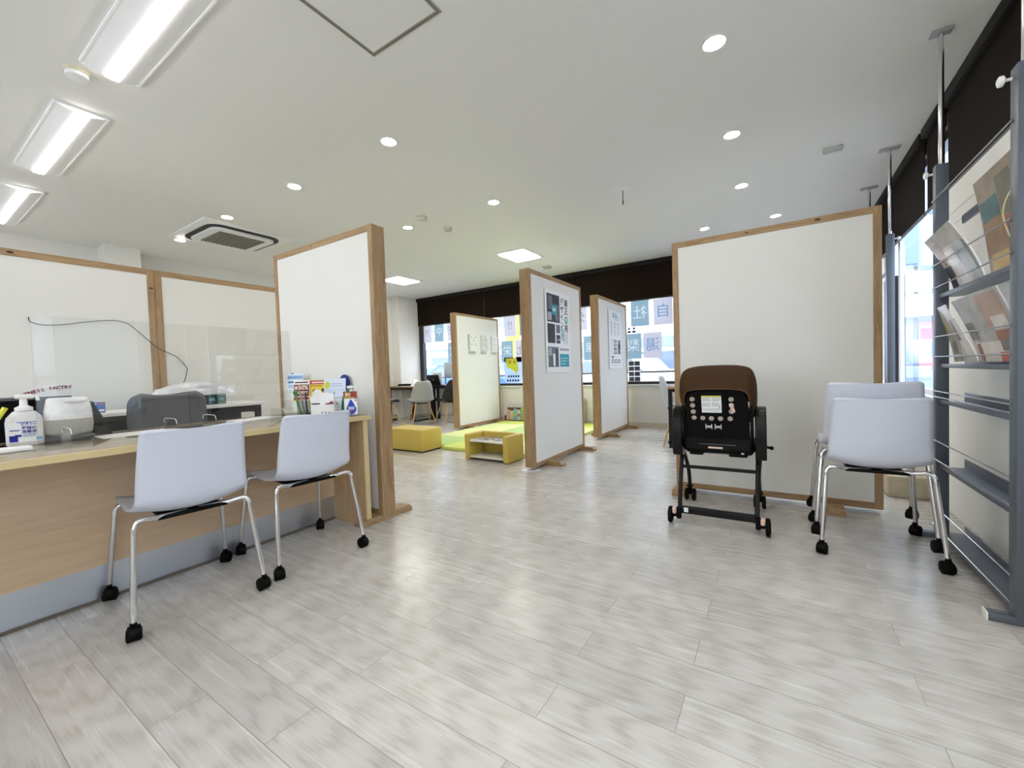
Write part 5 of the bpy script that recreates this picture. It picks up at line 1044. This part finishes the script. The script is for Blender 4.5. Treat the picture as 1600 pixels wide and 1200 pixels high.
def car(label, loc, rz, col, van=False):
    t = thing('car', label, 'car', loc, rz, 'parked cars')
    pb = [(-2.0, 0.28), (2.0, 0.28), (2.05, 0.6), (1.95, 0.82), (1.1, 0.95), (-1.75, 0.98), (-2.0, 0.85)]
    pc = [(-1.7, 0.95), (1.1, 0.92), (0.45, 1.42), (-1.2, 1.45)] if not van else [(-1.95, 0.95), (1.7, 0.92), (1.15, 1.75), (-1.9, 1.8)]
    o = MB().prism(pb, frame((0, -0.8, 0), (1, 0, 0), (0, 0, 1)), -1.6).build('body', mat('car_' + col[0], col[1], 0.25, coat=0.6), t, 30)
    bv = o.modifiers.new('b', 'BEVEL'); bv.width = 0.08; bv.segments = 2
    o = MB().prism(pc, frame((0, -0.7, 0), (1, 0, 0), (0, 0, 1)), -1.4).build('cabin', MATS['car_' + col[0]], t, 30)
    bv = o.modifiers.new('b', 'BEVEL'); bv.width = 0.06; bv.segments = 2
    cx = [x for x, z in pc]; zt = pc[2][1] - 0.1
    for s_ in (-1, 1):
        q = [(cx[0] + 0.25, 0.98), (cx[1] - 0.18, 0.98), (cx[2] - 0.06, zt), (cx[3] + 0.08, zt)]
        MB().prism(q, frame((0, s_ * 0.7 if s_ < 0 else 0.715, 0), (1, 0, 0), (0, 0, 1)), 0.015).build('side_window', mat('car_glass', (104, 120, 140), 0.1), t, 0)
        for x in (-1.25, 1.25):
            MB().lathe([(0, 0), (0.2, 0), (0.31, 0.02), (0.31, 0.18), (0.2, 0.2), (0, 0.2)], 24, (x, s_ * 0.72 + 0.1, 0.31), Euler((PI / 2, 0, 0)).to_matrix()).lathe([(0.19, -0.02 if s_ > 0 else 0.2), (0.19, 0 if s_ > 0 else 0.22), (0, 0 if s_ > 0 else 0.22)], 16, (x, s_ * 0.72 + 0.1, 0.31), Euler((PI / 2, 0, 0)).to_matrix(), mi=1).build('wheel', [black_p, MATS['alu']], t)
    m = 1 if not van else 1
    MB().prism([(-0.6, 0.0), (0.6, 0.0), (0.52, 0.42), (-0.52, 0.42)], frame((cx[1] - 0.02, 0, 0.96), (0, 1, 0), (cx[2] - cx[1], 0, pc[2][1] - 0.92)), 0.02).build('windscreen', MATS['car_glass'], t, 0)
gz = -0.12
car('blue car parked outside the left end of the back window', (-9.6, 11.4, gz), R(200), ('blue', (40, 90, 190)))
car('silver car parked outside behind the laptop', (-12.2, 13.5, gz), R(15), ('silver', (186, 192, 200)))
car('white car parked outside between the two poster dividers', (-4.4, 12.4, gz), R(170), ('white', (236, 238, 240)))
car('white van parked outside right of the notice divider', (-3.2, 16.6, gz), R(5), ('white', (236, 238, 240)), True)
car('pearl grey car parked outside at the right end of the back window', (-0.6, 12.4, gz), R(80), ('pearl', (206, 210, 216)))
car('pale car parked outside behind the yellow window poster', (-7.6, 17.5, gz), R(190), ('pale', (214, 220, 226)))
# the street on the right: a shop front across the pavement
t = thing('building', 'pale shop front with panels and awning outside the right window', 'building', (4.6, 3.2, -0.12))
MB().bx(0, 5, -16, 7.5, 0, 6.5).build('wall', mat('bld_blue', (226, 232, 240), 0.8), t, 0)
pn = MB()
for i in range(11): pn.bx(-0.03, 0, -15.8 + i * 2.1, -15.8 + i * 2.1 + 0.06, 0, 6.4)
for z in (1.2, 2.35, 3.3): pn.bx(-0.05, 0, -16, 7.5, z, z + 0.07)
pn.build('panel_joints', mat('joint_blue', (128, 144, 172), 0.7), t, 0)
MB().bx(-0.5, 0, -4, 7.5, 2.55, 2.8).build('awning', mat('awning_grey', (196, 206, 220), 0.6), t, 0)
for k, (y0, y1, z0, z1, c) in enumerate(((2.2, 3.2, 0.9, 1.25, (214, 130, 140)), (2.2, 3.2, 1.3, 1.75, (140, 160, 190)), (2.2, 3.3, 1.8, 2.3, (226, 150, 156)), (4.0, 6.6, 0.7, 2.2, (176, 190, 208)), (-1.6, -0.6, 0.4, 2.3, (150, 160, 170)), (-3.4, -2.2, 0.4, 2.2, (170, 160, 150)), (-0.3, 0.0, 1.2, 3.2, (244, 236, 240)))):
    MB().bx(-0.06, 0, y0, y1, z0, z1).build('shop_panel', mat('shop_%d' % k, c, 0.5), t, 0)
t = thing('building', 'pale blue house front facing the side window with red and pink signs', 'building', (1.3, 12.2, -0.12))
MB().bx(0, 9, 0, 4, 0, 6.5).build('wall', mat('bld_sky', (176, 194, 220), 0.8), t, 0)
MB().bx(0, 9, -0.02, 0, 2.95, 3.02).bx(0, 9, -0.02, 0, 2.45, 2.5).bx(1.18, 1.24, -0.02, 0, 0, 6.4).bx(2.3, 2.36, -0.02, 0, 0, 6.4).bx(0, 9, -0.02, 0, 4.1, 4.16).build('panel_joints', mat('joint_blue', (128, 144, 172), 0.7), t, 0)
MB().bx(0.6, 4, -0.35, 0, 1.95, 2.08).bx(0.6, 4, -0.12, 0, 2.08, 2.3).build('awning', mat('awning_white', (200, 212, 228), 0.6), t, 0)
MB().bx(0.75, 1.15, -0.03, 0, 0.2, 1.6).build('door', mat('shop_door', (156, 172, 200), 0.5), t, 0)
MB().bx(1.25, 1.6, -0.03, 0, 1.45, 1.85).bx(1.25, 1.6, -0.03, 0, 0.85, 1.1).build('pink_sign', mat('shop_pink', (206, 150, 165), 0.5), t, 0)
MB().bx(1.25, 1.6, -0.03, 0, 1.12, 1.4).bx(0.95, 1.25, -0.03, 0, 3.1, 4.0).build('blue_window', mat('shop_blue', (136, 160, 196), 0.4), t, 0)
